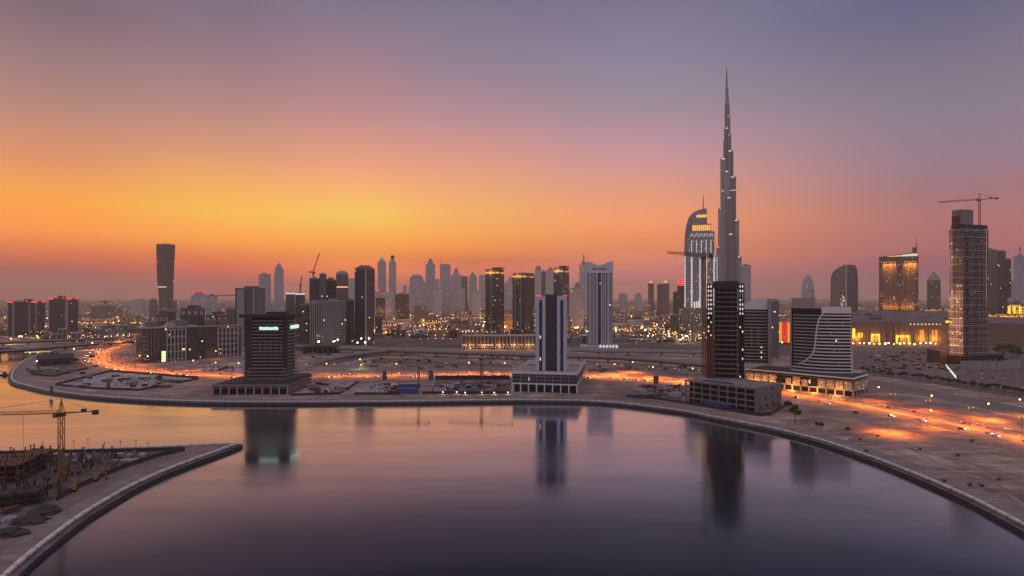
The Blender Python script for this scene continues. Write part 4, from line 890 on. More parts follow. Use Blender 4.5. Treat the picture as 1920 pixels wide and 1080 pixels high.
def wedge_tower():
    s = Site(1557, 1609, 2300, None, 1587, 52); t = s.thing('office_tower', 'glossy blue-grey tower with curved sloping top like a sail, right of the bullet tower', 'tower')
    hw, hd = s.w / 2, s.d / 2; gl = facade('mirror_glass', (0.10, 0.10, 0.11), (0.13, 0.13, 0.15), 4, 3, .92, .92, 0.0, grough=.12, wrough=.3)
    rg = []
    for py, l, r in ((630, 0, 1), (545, 0, 1), (522, .02, .99), (513, .10, .97), (507, .24, .93), (502, .5, .86), (498.5, .76, .78), (496.5, .93, .70)):
        x0 = -hw + s.w * l; y1 = -hd + s.d * r; rg.append((max(0, s.z(py)), [(x0, -hd), (hw, -hd), (hw, y1), (x0, y1)]))
    MB().loft(rg).build('shaft', gl, t)
    MB().tube((hw - .3, -hd - .3, 0), (hw - .3, -hd - .3, s.z(498)), 1.4, n=6).build('corner_rib', M['white_panel'], t)
    rr = random.Random(2)
    for k in range(22):
        px = rr.uniform(1575, 1586); z0 = s.z(rr.uniform(552, 575)); x = s.fx(px); MB().box(x, x + 3, -hd - .4, -hd, z0, z0 + 3).build('lit_window', M['window_warm'] if rr.random() < .6 else M['window_white'], t)
    MB().ball((hw - 4, -hd + 20, s.z(496)), 2.4).build('warning_light', M['red_light'], t)
wedge_tower()

def bullet_tower():
    s = Site(1502, 1528, 2600); t = s.thing('office_tower', 'dark bullet shaped tower with rounded tip above the striped curved tower', 'tower')
    rg = []
    for py, f in ((620, .97), (575, 1), (552, 1), (541, .95), (532, .85), (524, .68), (518.5, .47), (515.5, .28), (514, .1)): rg.append((max(0, s.z(py)), [(s.w / 2 * f * math.cos(k * math.pi / 8), s.w / 2 * f * math.sin(k * math.pi / 8)) for k in range(16)]))
    MB().loft(rg).build('shaft', M['f_steel'], t)
    for k in (-1, 1): MB().tube((k * s.w * .28, -s.w * .34, s.z(536)), (0, -2, s.z(512)), .8, n=4).build('rib', M['steel_grey'], t)
    MB().ball((0, 0, s.z(514)), 2.5).build('warning_light', M['red_light'], t)
bullet_tower()

def lit_hotel():
    s = Site(1648, 1722, 2320, 60); t = s.thing('hotel_tower', 'broad brown hotel tower with orange uplights and a slanting white-lit roof canopy', 'hotel')
    X = s.fx; z = s.z; hw, hd = s.w / 2, s.d / 2; h = z(481)
    fm = facade('hotel_brown_skin', (0.15, 0.11, 0.10), (0.025, 0.022, 0.028), 3.8, 6.0, .55, .7, .03, lits=.9)
    s.bx(MB(), 0, h).build('shaft', fm, t)
    for k in range(15): x = -hw + s.w * (k + .5) / 15; MB().box(x - 1.6, x + 1.6, -hd - 2, -hd, 30, h - 14).build('pier', M['brown_panel'], t)
    MB().box(-hw - 1, hw + 1, -hd - 2, hd + 1, h - 5, h).build('cornice', M['brown_panel'], t)
    b = MB(); q = [(X(1650), z(480.5)), (X(1720), z(473.5)), (X(1720), z(475.5)), (X(1650), z(481.5))]
    b.face([(x, -hd - 2, zz) for x, zz in q][::-1]); b.face([(x, hd, zz) for x, zz in q]); b.face([(q[0][0], -hd - 2, q[0][1]), (q[1][0], -hd - 2, q[1][1]), (q[1][0], hd, q[1][1]), (q[0][0], hd, q[0][1])]); b.face([(q[3][0], hd, q[3][1]), (q[2][0], hd, q[2][1]), (q[2][0], -hd - 2, q[2][1]), (q[3][0], -hd - 2, q[3][1])])
    b.build('roof_canopy', M['brown_panel'], t)
    MB().box(X(1690), X(1720), -hd - .5, hd - 4, h, z(476.5)).build('roof_light', M['lamp_white'] if 0 else M['window_white'], t)
    MB().box(X(1664), X(1689), -hd - .5, hd - 4, h, z(478.5)).build('roof_light', M['gold_light'], t)
    MB().tube((X(1719), 0, z(476)), (X(1719), 0, z(447)), 2.2, .8).build('mast', M['steel_grey'], t)
    MB().box(X(1711), X(1718), -3, 3, z(476), z(464)).build('roof_plant', M['brown_panel'], t)
    for k in range(15):
        x = -hw + s.w * (k + .5) / 15 + s.w / 30
        if k in (1, 2, 3, 4, 5, 9, 10, 11, 12, 13):
            MB().box(x - 1.5, x + 1.5, -hd - 1.4, -hd, h - 24, h - 19).build('wall_lamp', M['gold_light'], t); add_light('SPOT', t, (x, -hd - 9, h - 14), 420000, (1, .38, .04), .6, 40, (0, .30, -1), .8)
        if k in (1, 2, 3, 4, 5, 6, 8, 9, 10, 11, 12):
            MB().box(x - 1.5, x + 1.5, -hd - 1.4, -hd, 47, 52).build('wall_lamp', M['gold_light'], t); add_light('SPOT', t, (x, -hd - 9, 40), 150000, (1, .38, .04), .6, 40, (0, .30, 1), .8)
lit_hotel()

def curved_slab():
    s = Site(294, 328, 2300, 30); t = s.thing('office_tower', 'lone dark slab tower flaring towards its curved top at the far left', 'tower')
    X = s.fx; z = s.z; hd = s.d / 2; rg = []
    for py, l, r in ((640, 300, 325), (575, 299, 325), (545, 296.5, 325.2), (520, 294.5, 326), (495, 293.2, 327), (470, 293, 328.3), (462, 293.2, 328.8), (459, 293.4, 329)):
        rg.append((max(0, z(py)), [(X(l), -hd), ((X(l) + X(r)) / 2, -hd - 5), (X(r), -hd), (X(r), hd), (X(l), hd)]))
    MB().loft(rg).build('shaft', facade('slab_glass', (.10, .095, .10), (.05, .05, .06), 4, 2.5, .8, .8, 0, grough=.3), t)
    zt = z(459); b = MB(); n = 8; a0 = [(X(293.4) + (X(329) - X(293.4)) * k / n, zt + 5 * math.sin(math.pi * k / n) ** .7) for k in range(n + 1)]
    for k in range(n):
        (xa, za), (xb, zb) = a0[k], a0[k + 1]; b.face([(xa, -hd, zt), (xb, -hd, zt), (xb, -hd, zb), (xa, -hd, za)]); b.face([(xb, hd, zt), (xa, hd, zt), (xa, hd, za), (xb, hd, zb)]); b.face([(xa, -hd, za), (xb, -hd, zb), (xb, hd, zb), (xa, hd, za)])
    b.build('crown', M['grey_panel'], t)
    MB().box(X(296), X(312), -hd - 5.5, -hd - 1, z(539), z(537.3)).build('lit_window', M['window_white'], t)
    for px, py in ((295, 491), (327, 491), (324.8, 528)): MB().ball((X(px), -hd - 1, z(py)), 2.6).build('warning_light', M['red_light'], t)
    MB().box(X(321), X(331), -hd - 12, -hd, 0, z(563)).build('annexe', M['f_grey'], t)
curved_slab()

def rooflit_pair(label, x0, x1, yt, Y, strips, yaw, plantx):
    s = Site(x0, x1, Y, 34, yaw=yaw); t = s.thing('apartment_tower', label, 'apartment tower'); X = s.fx; hd = s.d / 2; h = s.z(yt)
    s.bx(MB(), 0, h - 4).build('shaft', M['f_dark'], t); s.bx(MB(), h - 4, h, .5).build('parapet', M['brown_panel'], t)
    for a, b in strips: MB().box(X(a), X(b), -hd - 1, -hd, 0, h - 4).build('pier', M['grey_panel'], t)
    MB().box(X(plantx[0]), X(plantx[1]), -8, 8, h, h + 6).build('roof_plant', M['brown_panel'], t)
    for a, b in ((-.5, -.36), (.12, .3), (.42, .5)): MB().box(s.w * a, s.w * b, -hd - .9, -hd - .5, h - 3.4, h - .4).build('warning_light', M['red_light'], t)
    for k in range(3): MB().ball((-s.w / 2 + s.w * k / 2.0, -hd, h + 1), 1.6).build('warning_light', M['red_light'], t)
    rr = random.Random(x0)
    for k in range(4):
        x = X(rr.uniform(x0 + 3, x1 - 4)); z0 = rr.uniform(8, h - 12); MB().box(x, x + 1.3, -hd - .3, -hd, z0, z0 + 1.3).build('lit_window', M['window_warm'], t)
rooflit_pair('broad dark block with red roof edge and pale piers, leftmost of the pair', 15, 84, 565, 1503, ((23, 27), (53.5, 57), (66, 69)), -36, (44, 60))
rooflit_pair('dark block with one pale pier and red roof lamps, right of the pair', 92, 146, 559, 1503, ((122, 128),), -34, (108, 122))

def shop_terrace():
    s = Site(866, 1006, 1089, 30, yaw=-4); t = s.thing('retail_terrace', 'long low terrace of slim columns glowing with warm shop lights', 'shop terrace'); hw, hd = s.w / 2, s.d / 2; h = s.z(629)
    s.bx(MB(), 0, h - 1.5, -1.5).build('wall', M['f_brown'], t); s.bx(MB(), h - 1.5, h).build('roof', M['pale_concrete'], t)
    for k in range(21): x = -hw + .6 + (s.w - 1.2) * k / 20; MB().box(x - .5, x + .5, -hd, -hd + 1, 0, h - 1.5).build('column', M['pale_concrete'], t)
    rr = random.Random(8)
    for k in range(40):
        x = -hw + s.w * (k + .5) / 40; 
        if rr.random() < .75: MB().box(x - .9, x + .9, -hd + .9, -hd + 1.4, 7, 9.4).build('lit_window', M['gold_light'] if rr.random() < .6 else M['window_warm'], t)
    s.bx(MB(), 4.2, 5.0, .5).build('canopy', M['grey_panel'], t)
    for k in range(28): x = -hw + s.w * (k + .5) / 28; MB().ball((x, -hd - .8, 3.4), .6).build('canopy_lamp', M['window_warm'], t)
    for k in range(5): add_light('POINT', t, (-hw + s.w * (k + .5) / 5, -hd - 6, 7), 5000, (1, .5, .16), .6)
shop_terrace()

def gold_crown(label, x0, xc, x1, yl, yr, Y, yaw, pan):
    """mid-distance apartment tower: two faces, lit gold recess, floating roof canopy"""
    s = Site(x0, x1, Y, None, xc, yaw); t = s.thing('apartment_tower', label, 'apartment tower'); hw, hd = s.w / 2, s.d / 2; h = s.z(yl + 9, hw, -hd)
    s.bx(MB(), 0, h).build('shaft', M['f_dark'], t)
    MB().box(hw - .2, hw + .4, -hd + 1, hd, 0, h - 1).build('side_wall', M['f_brown'], t)
    s.bx(MB(), h, h + 5, -2.5).build('crown_recess', M['brown_panel'], t)
    for u in (-.42, -.18, .12, .38): MB().box(s.w * u - s.w * .09, s.w * u + s.w * .1, -hd + 1.6, -hd + 2.4, h + .6, h + 4.4).build('lit_crown', M['gold_light'], t)
    for u in (-.3, .1, .35): MB().box(hw - 2.4, hw - 1.6, s.d * u - 2, s.d * u + 2.5, h + .6, h + 4.4).build('lit_crown', M['gold_light'], t)
    add_light('POINT', t, (-s.w * .1, -hd - 3, h + 3), 9000, (1, .5, .1), .5)
    zt = s.z(yl, hw, -hd); s.bx(MB(), h + 5, zt, -.6).build('crown', M['brown_panel'], t)
    if yr: MB().box(-hw * .2, hw + 4, -hd * .6, hd * .8, zt + 2, zt + 4.5).build('roof_canopy', M['brown_panel'], t); MB().box(-hw * .05, hw * .7, -hd * .4, hd * .5, zt, zt + 2).build('roof_plant', M['dark_concrete'], t)
    for px in pan: x = s.fx(px); MB().box(x - 1, x + 1, -hd - .8, -hd, 0, h - 1).build('pier', M['grey_panel'], t)
    rr = random.Random(int(x0))
    for k in range(5):
        x = s.fx(rr.uniform(x0 + 3, xc - 3)); z0 = rr.uniform(12, h - 8); MB().box(x, x + 1.5, -hd - .3, -hd, z0, z0 + 1.5).build('lit_window', M['window_warm'], t)
gold_crown('dark apartment tower with gold lit crown, left of the glazed twin shafts', 910, 934, 945, 504, 498, 1560, 22, (921,))
gold_crown('dark twin-shafted apartment tower with one gold cap behind the shop terrace', 961, 984, 1002, 511, 0, 1540, 30, (966, 976))
gold_crown('apartment tower with gold crown and floating canopy rising behind the lavender piers', 1038, 1054, 1067, 501, 493, 1600, 28, (1053,))
# ------------------------------------------------------------------ skyline towers
M['f_blaze'] = facade('orange_lit_panes', (0.25, 0.17, 0.10), (0.10, 0.06, 0.03), 5, 5, .6, .6, .7, litcol=(1, .42, .06), lits=1.6)
SKY = [
 # label, x0, x1, top, depth, material, crown, dict
 ('low flat slab block left of the lone flaring tower with rooftop crane', 170, 228, 573, 2300, 'f_grey', 'flat', {}),
 ('plain grey block with sloping roof hut just left of the lone flaring tower', 247, 278, 561, 2700, 'f_pale', 'step', dict(py=563)),
 ('narrow grey block touching the left foot of the flaring tower', 280, 295, 561, 2650, 'f_grey', 'flat', {}),
 ('pale office slab with pink-lit roof corner right of the flaring tower', 358, 389, 547, 1900, 'f_pale', 'step', dict(py=554, lights=3)),
 ('plain light grey slab behind the pink-lit roof corner', 386, 408, 554, 1980, 'f_pale', 'flat', {}),
 ('flat topped grey tower in haze left of the pencil tower', 485, 508, 514, 2700, 'f_steel', 'flat', {}),
 ('slim grey pencil tower with steep pyramid tip', 514, 532, 492, 2700, 'f_steel', 'point', dict(py=507)),
 ('pale ribbon-windowed block with white-lit roof, left one', 536, 553, 549, 1330, 'f_strip', 'flat', {}),
 ('pale ribbon-windowed block with white-lit roof beside the luffing crane', 554, 572, 550, 1350, 'f_strip', 'flat', {}),
 ('brown-grey tower under construction below the luffing crane', 580, 600, 521, 1340, 'f_dark', 'flat', {}),
 ('dark tower with tall lift shaft right of the luffing crane', 599, 612, 513, 1300, 'f_grey', 'flat', {}),
 ('wide dark tower with flat top in front of the domed tower', 607, 633, 520, 1320, 'f_dark', 'step', dict(py=526)),
 ('tower with small dome and band of warm lights in the dark cluster', 630, 653, 507, 1290, 'f_grey', 'dome', dict(py=514)),
 ('hazy pale tower glimpsed between the domed and the tall dark tower', 653, 666, 523, 3500, 'f_pale', 'flat', {}),
 ('broad block of pale window grid on the front of the dark cluster', 603, 649, 564, 1200, 'f_dim_grid', 'flat', dict(lights=0)),
 ('plain dark slab left of the broad window-grid block', 580, 604, 566, 1215, 'f_dark', 'flat', {}),
 ('brown low tower at the left end of the dark cluster', 561, 582, 568, 1230, 'f_brown', 'step', dict(py=572)),
 ('dark slab filling the gap right of the window-grid block', 648, 664, 561, 1220, 'f_dark', 'flat', {}),
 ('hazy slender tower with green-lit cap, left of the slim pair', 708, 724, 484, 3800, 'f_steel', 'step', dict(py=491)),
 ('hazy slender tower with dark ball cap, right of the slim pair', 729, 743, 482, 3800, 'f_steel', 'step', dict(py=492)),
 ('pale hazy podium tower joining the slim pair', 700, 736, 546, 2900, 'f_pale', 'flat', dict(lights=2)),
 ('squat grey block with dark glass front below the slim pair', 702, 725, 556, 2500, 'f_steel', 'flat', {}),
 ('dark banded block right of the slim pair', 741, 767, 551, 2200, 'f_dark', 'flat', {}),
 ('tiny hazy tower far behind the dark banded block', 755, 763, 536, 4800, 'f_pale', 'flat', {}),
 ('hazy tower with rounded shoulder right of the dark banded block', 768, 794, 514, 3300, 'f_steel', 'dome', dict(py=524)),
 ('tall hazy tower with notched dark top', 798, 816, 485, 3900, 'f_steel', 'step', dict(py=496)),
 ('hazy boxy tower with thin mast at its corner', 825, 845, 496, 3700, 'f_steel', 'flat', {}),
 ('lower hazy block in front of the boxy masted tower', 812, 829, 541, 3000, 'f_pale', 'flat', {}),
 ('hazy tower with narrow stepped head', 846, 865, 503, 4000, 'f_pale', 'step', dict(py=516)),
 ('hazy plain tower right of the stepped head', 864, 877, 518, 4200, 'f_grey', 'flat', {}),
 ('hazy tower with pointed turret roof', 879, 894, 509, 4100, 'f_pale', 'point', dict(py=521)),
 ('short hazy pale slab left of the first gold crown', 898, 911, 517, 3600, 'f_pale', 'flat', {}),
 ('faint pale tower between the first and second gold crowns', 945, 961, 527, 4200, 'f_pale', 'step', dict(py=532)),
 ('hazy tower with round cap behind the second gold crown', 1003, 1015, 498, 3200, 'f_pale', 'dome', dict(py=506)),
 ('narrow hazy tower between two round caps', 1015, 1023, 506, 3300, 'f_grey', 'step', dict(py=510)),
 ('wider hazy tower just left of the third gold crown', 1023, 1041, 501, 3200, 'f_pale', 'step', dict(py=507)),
 ('grey stepped block with scattered lit windows left of the name-sign tower', 1071, 1094, 530, 1750, 'f_steel', 'step', dict(py=541)),
 ('hazy tower with tall mast behind the name-sign tower', 1086, 1103, 474, 2700, 'f_pale', 'mast', dict(py=496)),
 ('thin gold-capped tower standing alone right of the name-sign tower', 1215, 1226, 528, 2700, 'f_grey', 'gold', {}),
 ('plain half of the twin towers left of the crescent hotel', 1232, 1242, 533, 2700, 'f_grey', 'flat', {}),
 ('gold-capped half of the twin towers left of the crescent hotel', 1241, 1255, 528, 2680, 'f_grey', 'gold', {}),
 ('low dark tower with red light left of the crescent hotel', 1262, 1275, 547, 2300, 'f_dark', 'flat', dict(lights=1)),
 ('dark tower with red glowing head hugging the crescent hotel', 1270, 1284, 529, 2250, 'f_dark', 'step', dict(py=536, lights=2)),
 ('plain hazy slab right of the needle-spired skyscraper', 1389, 1408, 497, 2300, 'f_steel', 'flat', {}),
 ('mauve pencil tower with pyramid tip right of the uplit hotel', 1738, 1764, 508, 2800, 'f_brown', 'point', dict(py=525)),
 ('plain hazy slab with sloping top right of the rooftop crane tower', 1852, 1872, 463, 1900, 'f_grey', 'slant', dict(py=470)),
 ('dark tall slab second right of the rooftop crane tower', 1870, 1886, 470, 1800, 'f_dark', 'flat', {}),
 ('dark slab lower than its left neighbour near the right edge', 1884, 1896, 485, 1850, 'f_dark', 'flat', {}),
 ('pale curved foot tower in the gap near the right edge', 1887, 1902, 512, 2000, 'f_pale', 'slant', dict(py=530)),
 ('blue-grey tower cut by the right edge of the view', 1900, 1926, 480, 1750, 'f_steel', 'flat', {}),
]
SKY += [('faint hazy slab directly right of the dark banded block', 766, 774, 538, 4300, 'f_pale', 'flat', {}), ('faint hazy slab between the rounded-shoulder and notched-top towers', 792, 800, 528, 4500, 'f_steel', 'step', dict(py=533)), ('faint hazy tower just left of the boxy masted tower', 816, 824, 524, 4400, 'f_pale', 'flat', {}),
 ('faint hazy tower squeezed between the masted and stepped-head towers', 839, 849, 521, 4500, 'f_pale', 'step', dict(py=526)), ('low hazy slab in front of the stepped-head tower', 852, 872, 540, 3400, 'f_steel', 'flat', {}), ('low hazy block below the pointed turret roof', 884, 902, 543, 3300, 'f_pale', 'step', dict(py=547)),
 ('hazy slab just right of the faint pale tower between the gold crowns', 953, 968, 520, 4400, 'f_pale', 'flat', {}), ('hazy slab just left of the second gold crown round cap', 994, 1004, 516, 3900, 'f_steel', 'flat', {}), ('hazy slab peeking out right of the third gold crown', 1066, 1077, 541, 3000, 'f_pale', 'step', dict(py=545)),
 ('small hazy block on the horizon right of the name-sign tower', 1160, 1176, 551, 4200, 'f_steel', 'flat', {}), ('small hazy stepped block on the horizon left of the lone gold-capped tower', 1190, 1204, 549, 4000, 'f_pale', 'step', dict(py=553)), ('brown mid-rise slab behind the left penthouse of the five-bay office block', 312, 330, 580, 1250, 'f_brown', 'step', dict(py=584)), ('dim grey mid-rise squeezed left of the broad grey panelled block', 424, 441, 577, 1350, 'f_grey', 'flat', {}),
 ('low dark block at the foot of the flaring tower', 298, 320, 580, 1500, 'f_dark', 'flat', {}), ('brown block right of the tallest dark tower of the cluster', 700, 716, 590, 1500, 'f_brown', 'step', dict(py=594)), ('grey mid-rise below the hazy rounded-shoulder tower', 776, 800, 572, 2000, 'f_grey', 'flat', {}),
 ('dim brown mid-rise between the first and second gold crowns', 946, 961, 590, 1700, 'f_brown', 'flat', {}), ('dark mid-rise left of the twin towers near the crescent hotel', 1186, 1206, 590, 2100, 'f_dark', 'step', dict(py=594)), ('brown mid-rise at the foot of the crescent hotel podium', 1256, 1272, 590, 1450, 'f_brown', 'flat', {})]
BYL = {}
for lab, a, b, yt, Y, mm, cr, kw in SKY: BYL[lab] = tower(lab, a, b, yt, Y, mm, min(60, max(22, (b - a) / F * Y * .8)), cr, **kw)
def onto(lab): return BYL[[k for k in BYL if lab in k][0]]
for lab in ('roof, left one', 'beside the luffing'):
    t, s, h = onto(lab); MB().box(-s.w / 2, s.w / 2, -s.d / 2 - .5, -s.d / 2, h - 3, h + .2).build('roof_light', M['window_white'], t)
t, s, h = onto('small dome'); MB().box(-s.w * .45, s.w * .45, -s.d / 2 - .8, -s.d / 2, s.z(539.5), s.z(537)).build('light_band', M['gold_light'], t); MB().box(-s.w * .5, s.w * .5, -s.d / 2 - .8, s.d / 2, s.z(515.5), s.z(514)).build('cornice', M['pale_concrete'], t)
t, s, h = onto('green-lit cap'); MB().ball((0, 0, h), s.w * .25).build('cap_light', glow('green_cap', (.2, .8, .2), .5), t)
t, s, h = onto('dark ball cap'); MB().ball((0, 0, h), s.w * .3).build('ball_cap', M['steel_dark'], t)
t, s, h = onto('dark glass front'); MB().box(-s.w * .38, s.w * .38, -s.d / 2 - 1, -s.d / 2, 5, h - 6).build('glass_front', M['dark_glass'], t)
t, s, h = onto('boxy tower with thin mast'); MB().tube((-s.w * .45, 0, h), (-s.w * .45, 0, s.z(488)), 1.5, .7).build('mast', M['steel_grey'], t)
t, s, h = onto('behind the name-sign'); MB().tube((s.w * .35, 0, s.z(496)), (s.w * .35, 0, s.z(480)), 1.6, .7).build('mast', M['steel_grey'], t)
t, s, h = onto('red glowing head'); MB().box(-s.w * .3, s.w * .3, -s.d * .36, -s.d * .34, h - 20, h + 14).build('red_sign', M['red_light'], t)
t, s, h = onto('cut by the right edge'); MB().tube((0, 0, h), (0, 0, s.z(460)), 1.2, .6).build('mast', M['steel_grey'], t); MB().ball((0, 0, s.z(466)), 3.2, 5).build('ball', M['pale_concrete'], t)
t, s, h = onto('window-grid block')
for k in range(6): x = -s.w / 2 + s.w * (k + .5) / 6; MB().box(x - .9, x + .9, -s.d / 2 - 1.2, -s.d / 2, 0, h + 3).build('pier', M['pale_concrete'], t)

def paneled(lab, x0, x1, yt, Y, yaw, bands, m_):
    s = Site(x0, x1, Y, 40, yaw=yaw); t = s.thing('office_tower', lab, 'tower'); h = s.z(yt); hd = s.d / 2; s.bx(MB(), 0, h - 2).build('shaft', M[m_], t); s.bx(MB(), h - 2, h, .4).build('parapet', M['brown_panel'], t)
    for a, b, mm, o in bands: MB().box(s.fx(a), s.fx(b), -hd - o, -hd, 0, h - (3 if o < 2 else -3)).build('facade_panel', M[mm], t)
    MB().box(-s.w * .2, s.w * .3, -8, 8, h, h + 4).build('roof_plant', M['brown_panel'], t); return t, s, h
paneled('broad grey panelled tower block behind the mint sign tower', 441, 497, 540, 1180, -23, ((444, 458, 'grey_panel', 1.0), (463, 474, 'blue_glass', .6), (474, 477, 'pale_concrete', 1.2), (478, 496, 'steel_grey', 1.4)), 'f_dark')
t, s, h = paneled('tallest dark tower of the cluster with chamfered crown and pale corner strip', 665, 701, 503, 1180, -10, ((666, 683, 'dark_glass', .5), (684.5, 687.5, 'pale_concrete', 1.0), (688, 700, 'f_brown', 1.2)), 'f_dark')
MB().loft([(h, [(-s.w * .5, -s.d * .5), (s.w * .5, -s.d * .5), (s.w * .5, s.d * .5), (-s.w * .5, s.d * .5)]), (s.z(497), [(-s.w * .22, -s.d * .3), (s.w * .25, -s.d * .3), (s.w * .25, s.d * .3), (-s.w * .22, s.d * .3)])]).build('crown', M['brown_panel'], t)
for k in range(4): MB().ball((s.w * (-.35 + .2 * k), -s.d / 2 - 3, 6 + (k % 2) * 8), 1.1).build('wall_lamp', M['lamp_white'], t)

# gold palace, then blocks added to show the orange-lit strips beyond the mall
s = Site(1888, 1930, 1700, 40); t = s.thing('lit_palace', 'yellow floodlit domed hotel at the right edge of the view', 'hotel'); s.bx(MB(), 0, s.z(571)).build('wall', M['f_blaze'], t)
for k in range(3): MB().ball((-s.w * .35 + k * s.w * .3, -4, s.z(570 - 5 * (k == 0))), 8, 11, 10, 6).build('dome', M['pale_concrete'] if k != 1 else M['brown_panel'], t)
for k in range(4): MB().box(-s.w * .45 + k * s.w * .24, -s.w * .45 + k * s.w * .24 + 5, -s.d / 2 - .6, -s.d / 2, s.z(588), s.z(574)).build('lit_window', M['yellow_light'], t)
s = Site(1853, 1940, 1640, 30, yaw=36); t = s.thing('lit_arcade', 'long glowing block added for the orange strip right of the rooftop crane tower', 'glowing block'); s.bx(MB(), 0, s.z(590)).build('wall', M['f_blaze'], t); s.bx(MB(), s.z(590), s.z(589), .8).build('roof', M['roof'], t)
for k in range(9): MB().box(-s.w / 2 + s.w * (k + .2) / 9, -s.w / 2 + s.w * (k + .7) / 9, -s.d / 2 - .8, -s.d / 2, s.z(604), s.z(592 + k % 3)).build('lit_window', M['gold_light'], t)
s = Site(1722, 1786, 2330, 30, yaw=36); t = s.thing('lit_arcade', 'glowing block added for the orange-lit street below the mauve pencil tower', 'glowing block'); s.bx(MB(), 0, s.z(580)).build('wall', M['f_blaze'], t); s.bx(MB(), s.z(580), s.z(579), .8).build('roof', M['roof'], t)

# ------------------------------------------------------------------ low-rise sprawl and its lights
PLACES = [(165, 'around the dark red-roofed pair'), (440, 'beyond the five-bay office block'), (700, 'behind the dark tower cluster'), (905, 'left of the first gold-crowned tower'),
          (1100, 'among the gold-crowned towers'), (1285, 'left of the crescent hotel'), (1480, 'behind the bare concrete shell'), (9999, 'around the brown mall')]
def place(px): return next(q for lim, q in PLACES if px < lim)
def clear(p, r, road_gap=24):
    for x, y, q in OCC:
        if (p.x - x) ** 2 + (p.y - y) ** 2 < (q + r) ** 2: return False
    for b in boul + hwy:
        if (p.x - b.x) ** 2 + (p.y - b.y) ** 2 < (r + road_gap) ** 2: return False
    if p.x > 640 and 1100 < p.y < 2320 and p.x < 1900: return False
    return True
rr = random.Random(21)
KINDS = [('beige', 'f_beige', 'pale_concrete'), ('grey', 'f_grey', 'grey_panel'), ('brown', 'f_brown', 'brown_panel'), ('pale', 'f_pale', 'white_panel'), ('brightly lit', 'f_lit', 'pale_concrete')]
nlow = 0; tries = 0; near_low = []
while nlow < 270 and tries < 9000:
    tries += 1; px = rr.uniform(-60, 1980); py = 569 + 74 * rr.random() ** 1.5; Y = Yof(py)
    if Y > 5200: continue
    if 560 < px < 970 and py > 640: continue
    if px < 60 and py > 630: continue
    p = at(px, Y); w = rr.uniform(16, 46) * (1 if Y < 2000 else 1.5); d = rr.uniform(14, 34); h = rr.choice((5, 7, 8, 10, 12, 14, 18)) * rr.uniform(.8, 1.2) * (1.25 if Y > 2000 else 1)
    r = math.hypot(w, d) / 2
    if not clear(p, r): continue
    OCC.append((p.x, p.y, r + 3)); col, fm, rm = rr.choice(KINDS); kind = 'hall' if w > 44 else ('block' if h > 9 else 'low house')
    lab = f'{col} {kind} in the lit sprawl {place(px)}'
    t = thing('low_building', lab, 'building', p, rr.choice((0, .3, -.4, .7, 1.1)), lab)
    hw, hd = w / 2, d / 2; MB().box(-hw, hw, -hd, hd, 0, h).build('wall', M[fm], t)
    MB().box(-hw - .4, hw + .4, -hd - .4, hd + .4, h, h + .9).build('roof', M[rm], t)
    if rr.random() < .8: a = rr.uniform(-.7, .1); MB().box(hw * a, hw * (a + .5), -hd * .4, hd * .4, h + .9, h + rr.uniform(3, 5)).build('roof_hut', M[rr.choice(('roof', 'grey_panel', 'blockwork'))], t)
    if h > 9 and Y < 1800:
        n = max(2, int(w / 9))
        for k in range(n): MB().box(-hw + w * (k + .3) / n, -hw + w * (k + .55) / n, -hd - .35, -hd, 1.5, h - 1).build('window_bay', M['dark_glass'], t)
    nlow += 1
# far-off city that reads as one mass
zones = [(120, 612, 60, 14), (40, 606, 40, 14), (220, 600, 70, 14), (850, 604, 90, 18), (760, 614, 60, 18), (930, 612, 40, 18), (1080, 612, 16, 14), (1090, 625, 18, 12), (1190, 612, 60, 20), (1240, 625, 60, 18), (1300, 632, 30, 12), (720, 620, 30, 12), (1640, 572, 60, 10), (1500, 600, 30, 12), (1200, 596, 80, 14), (1150, 578, 60, 6), (800, 588, 100, 8), (1250, 640, 50, 6), (980, 605, 40, 14), (630, 655, 40, 8), (90, 640, 70, 6)]
mb = MB(); n = 0
while n < 1500:
    px = rr.uniform(-100, 2020); Y = 3000 + 9000 * rr.random() ** 1.4; p = at(px, Y)
    if not clear(p, 30): continue
    w = rr.uniform(25, 90); h = rr.choice((6, 8, 10, 14, 20, 30)) * rr.uniform(.7, 1.3); mb.box(p.x - w / 2, p.x + w / 2, p.y, p.y + w * .7, GZ, GZ + h); n += 1
n = 0; nb = MB()
while n < 1300:
    px = rr.uniform(-60, 1960); py = 575 + 68 * rr.random() ** 1.2; p = gp(px, py); w = rr.uniform(9, 20)
    if (560 < px < 970 and py > 636) or (px < 60 and py > 630) or not clear(p, w, 14): continue
    a = rr.uniform(0, 1.5); q = [Vector((math.cos(a + k * math.pi / 2 + .5 * (k % 2)) * w * .6, math.sin(a + k * math.pi / 2 + .5 * (k % 2)) * w * .6, 0)) for k in range(4)]
    nb.prism([(p.x + v.x, p.y + v.y) for v in q], GZ, GZ + rr.uniform(4, 9), mi=n % 3); n += 1
tag(nb.build('low_rooftops', [M['f_brown'], M['f_beige'], M['f_grey']]), 'dense mass of small house roofs between the lit streets of the sprawl', 'houses', kind='stuff')
o = mb.build('distant_city', M['f_lit']); tag(o, 'distant mass of low city roofs fading into dusk haze along the horizon', 'city', kind='stuff')
mb = MB(); n = 0; mb2 = MB()
while n < 2300:
    px = rr.uniform(-40, 1960); py = 563 + 46 * rr.random() ** 1.7; Y = Yof(py); p = at(px, Y)
    if Y > 13000 or not clear(p, 4): continue
    r = (.45 + .5 * rr.random()) * (Y / 2200) ** .8; (mb if rr.random() < .7 else mb2).ball((p.x, p.y, rr.uniform(9, 22)), r, None, 4, 2); n += 1
n = 0; tries = 0
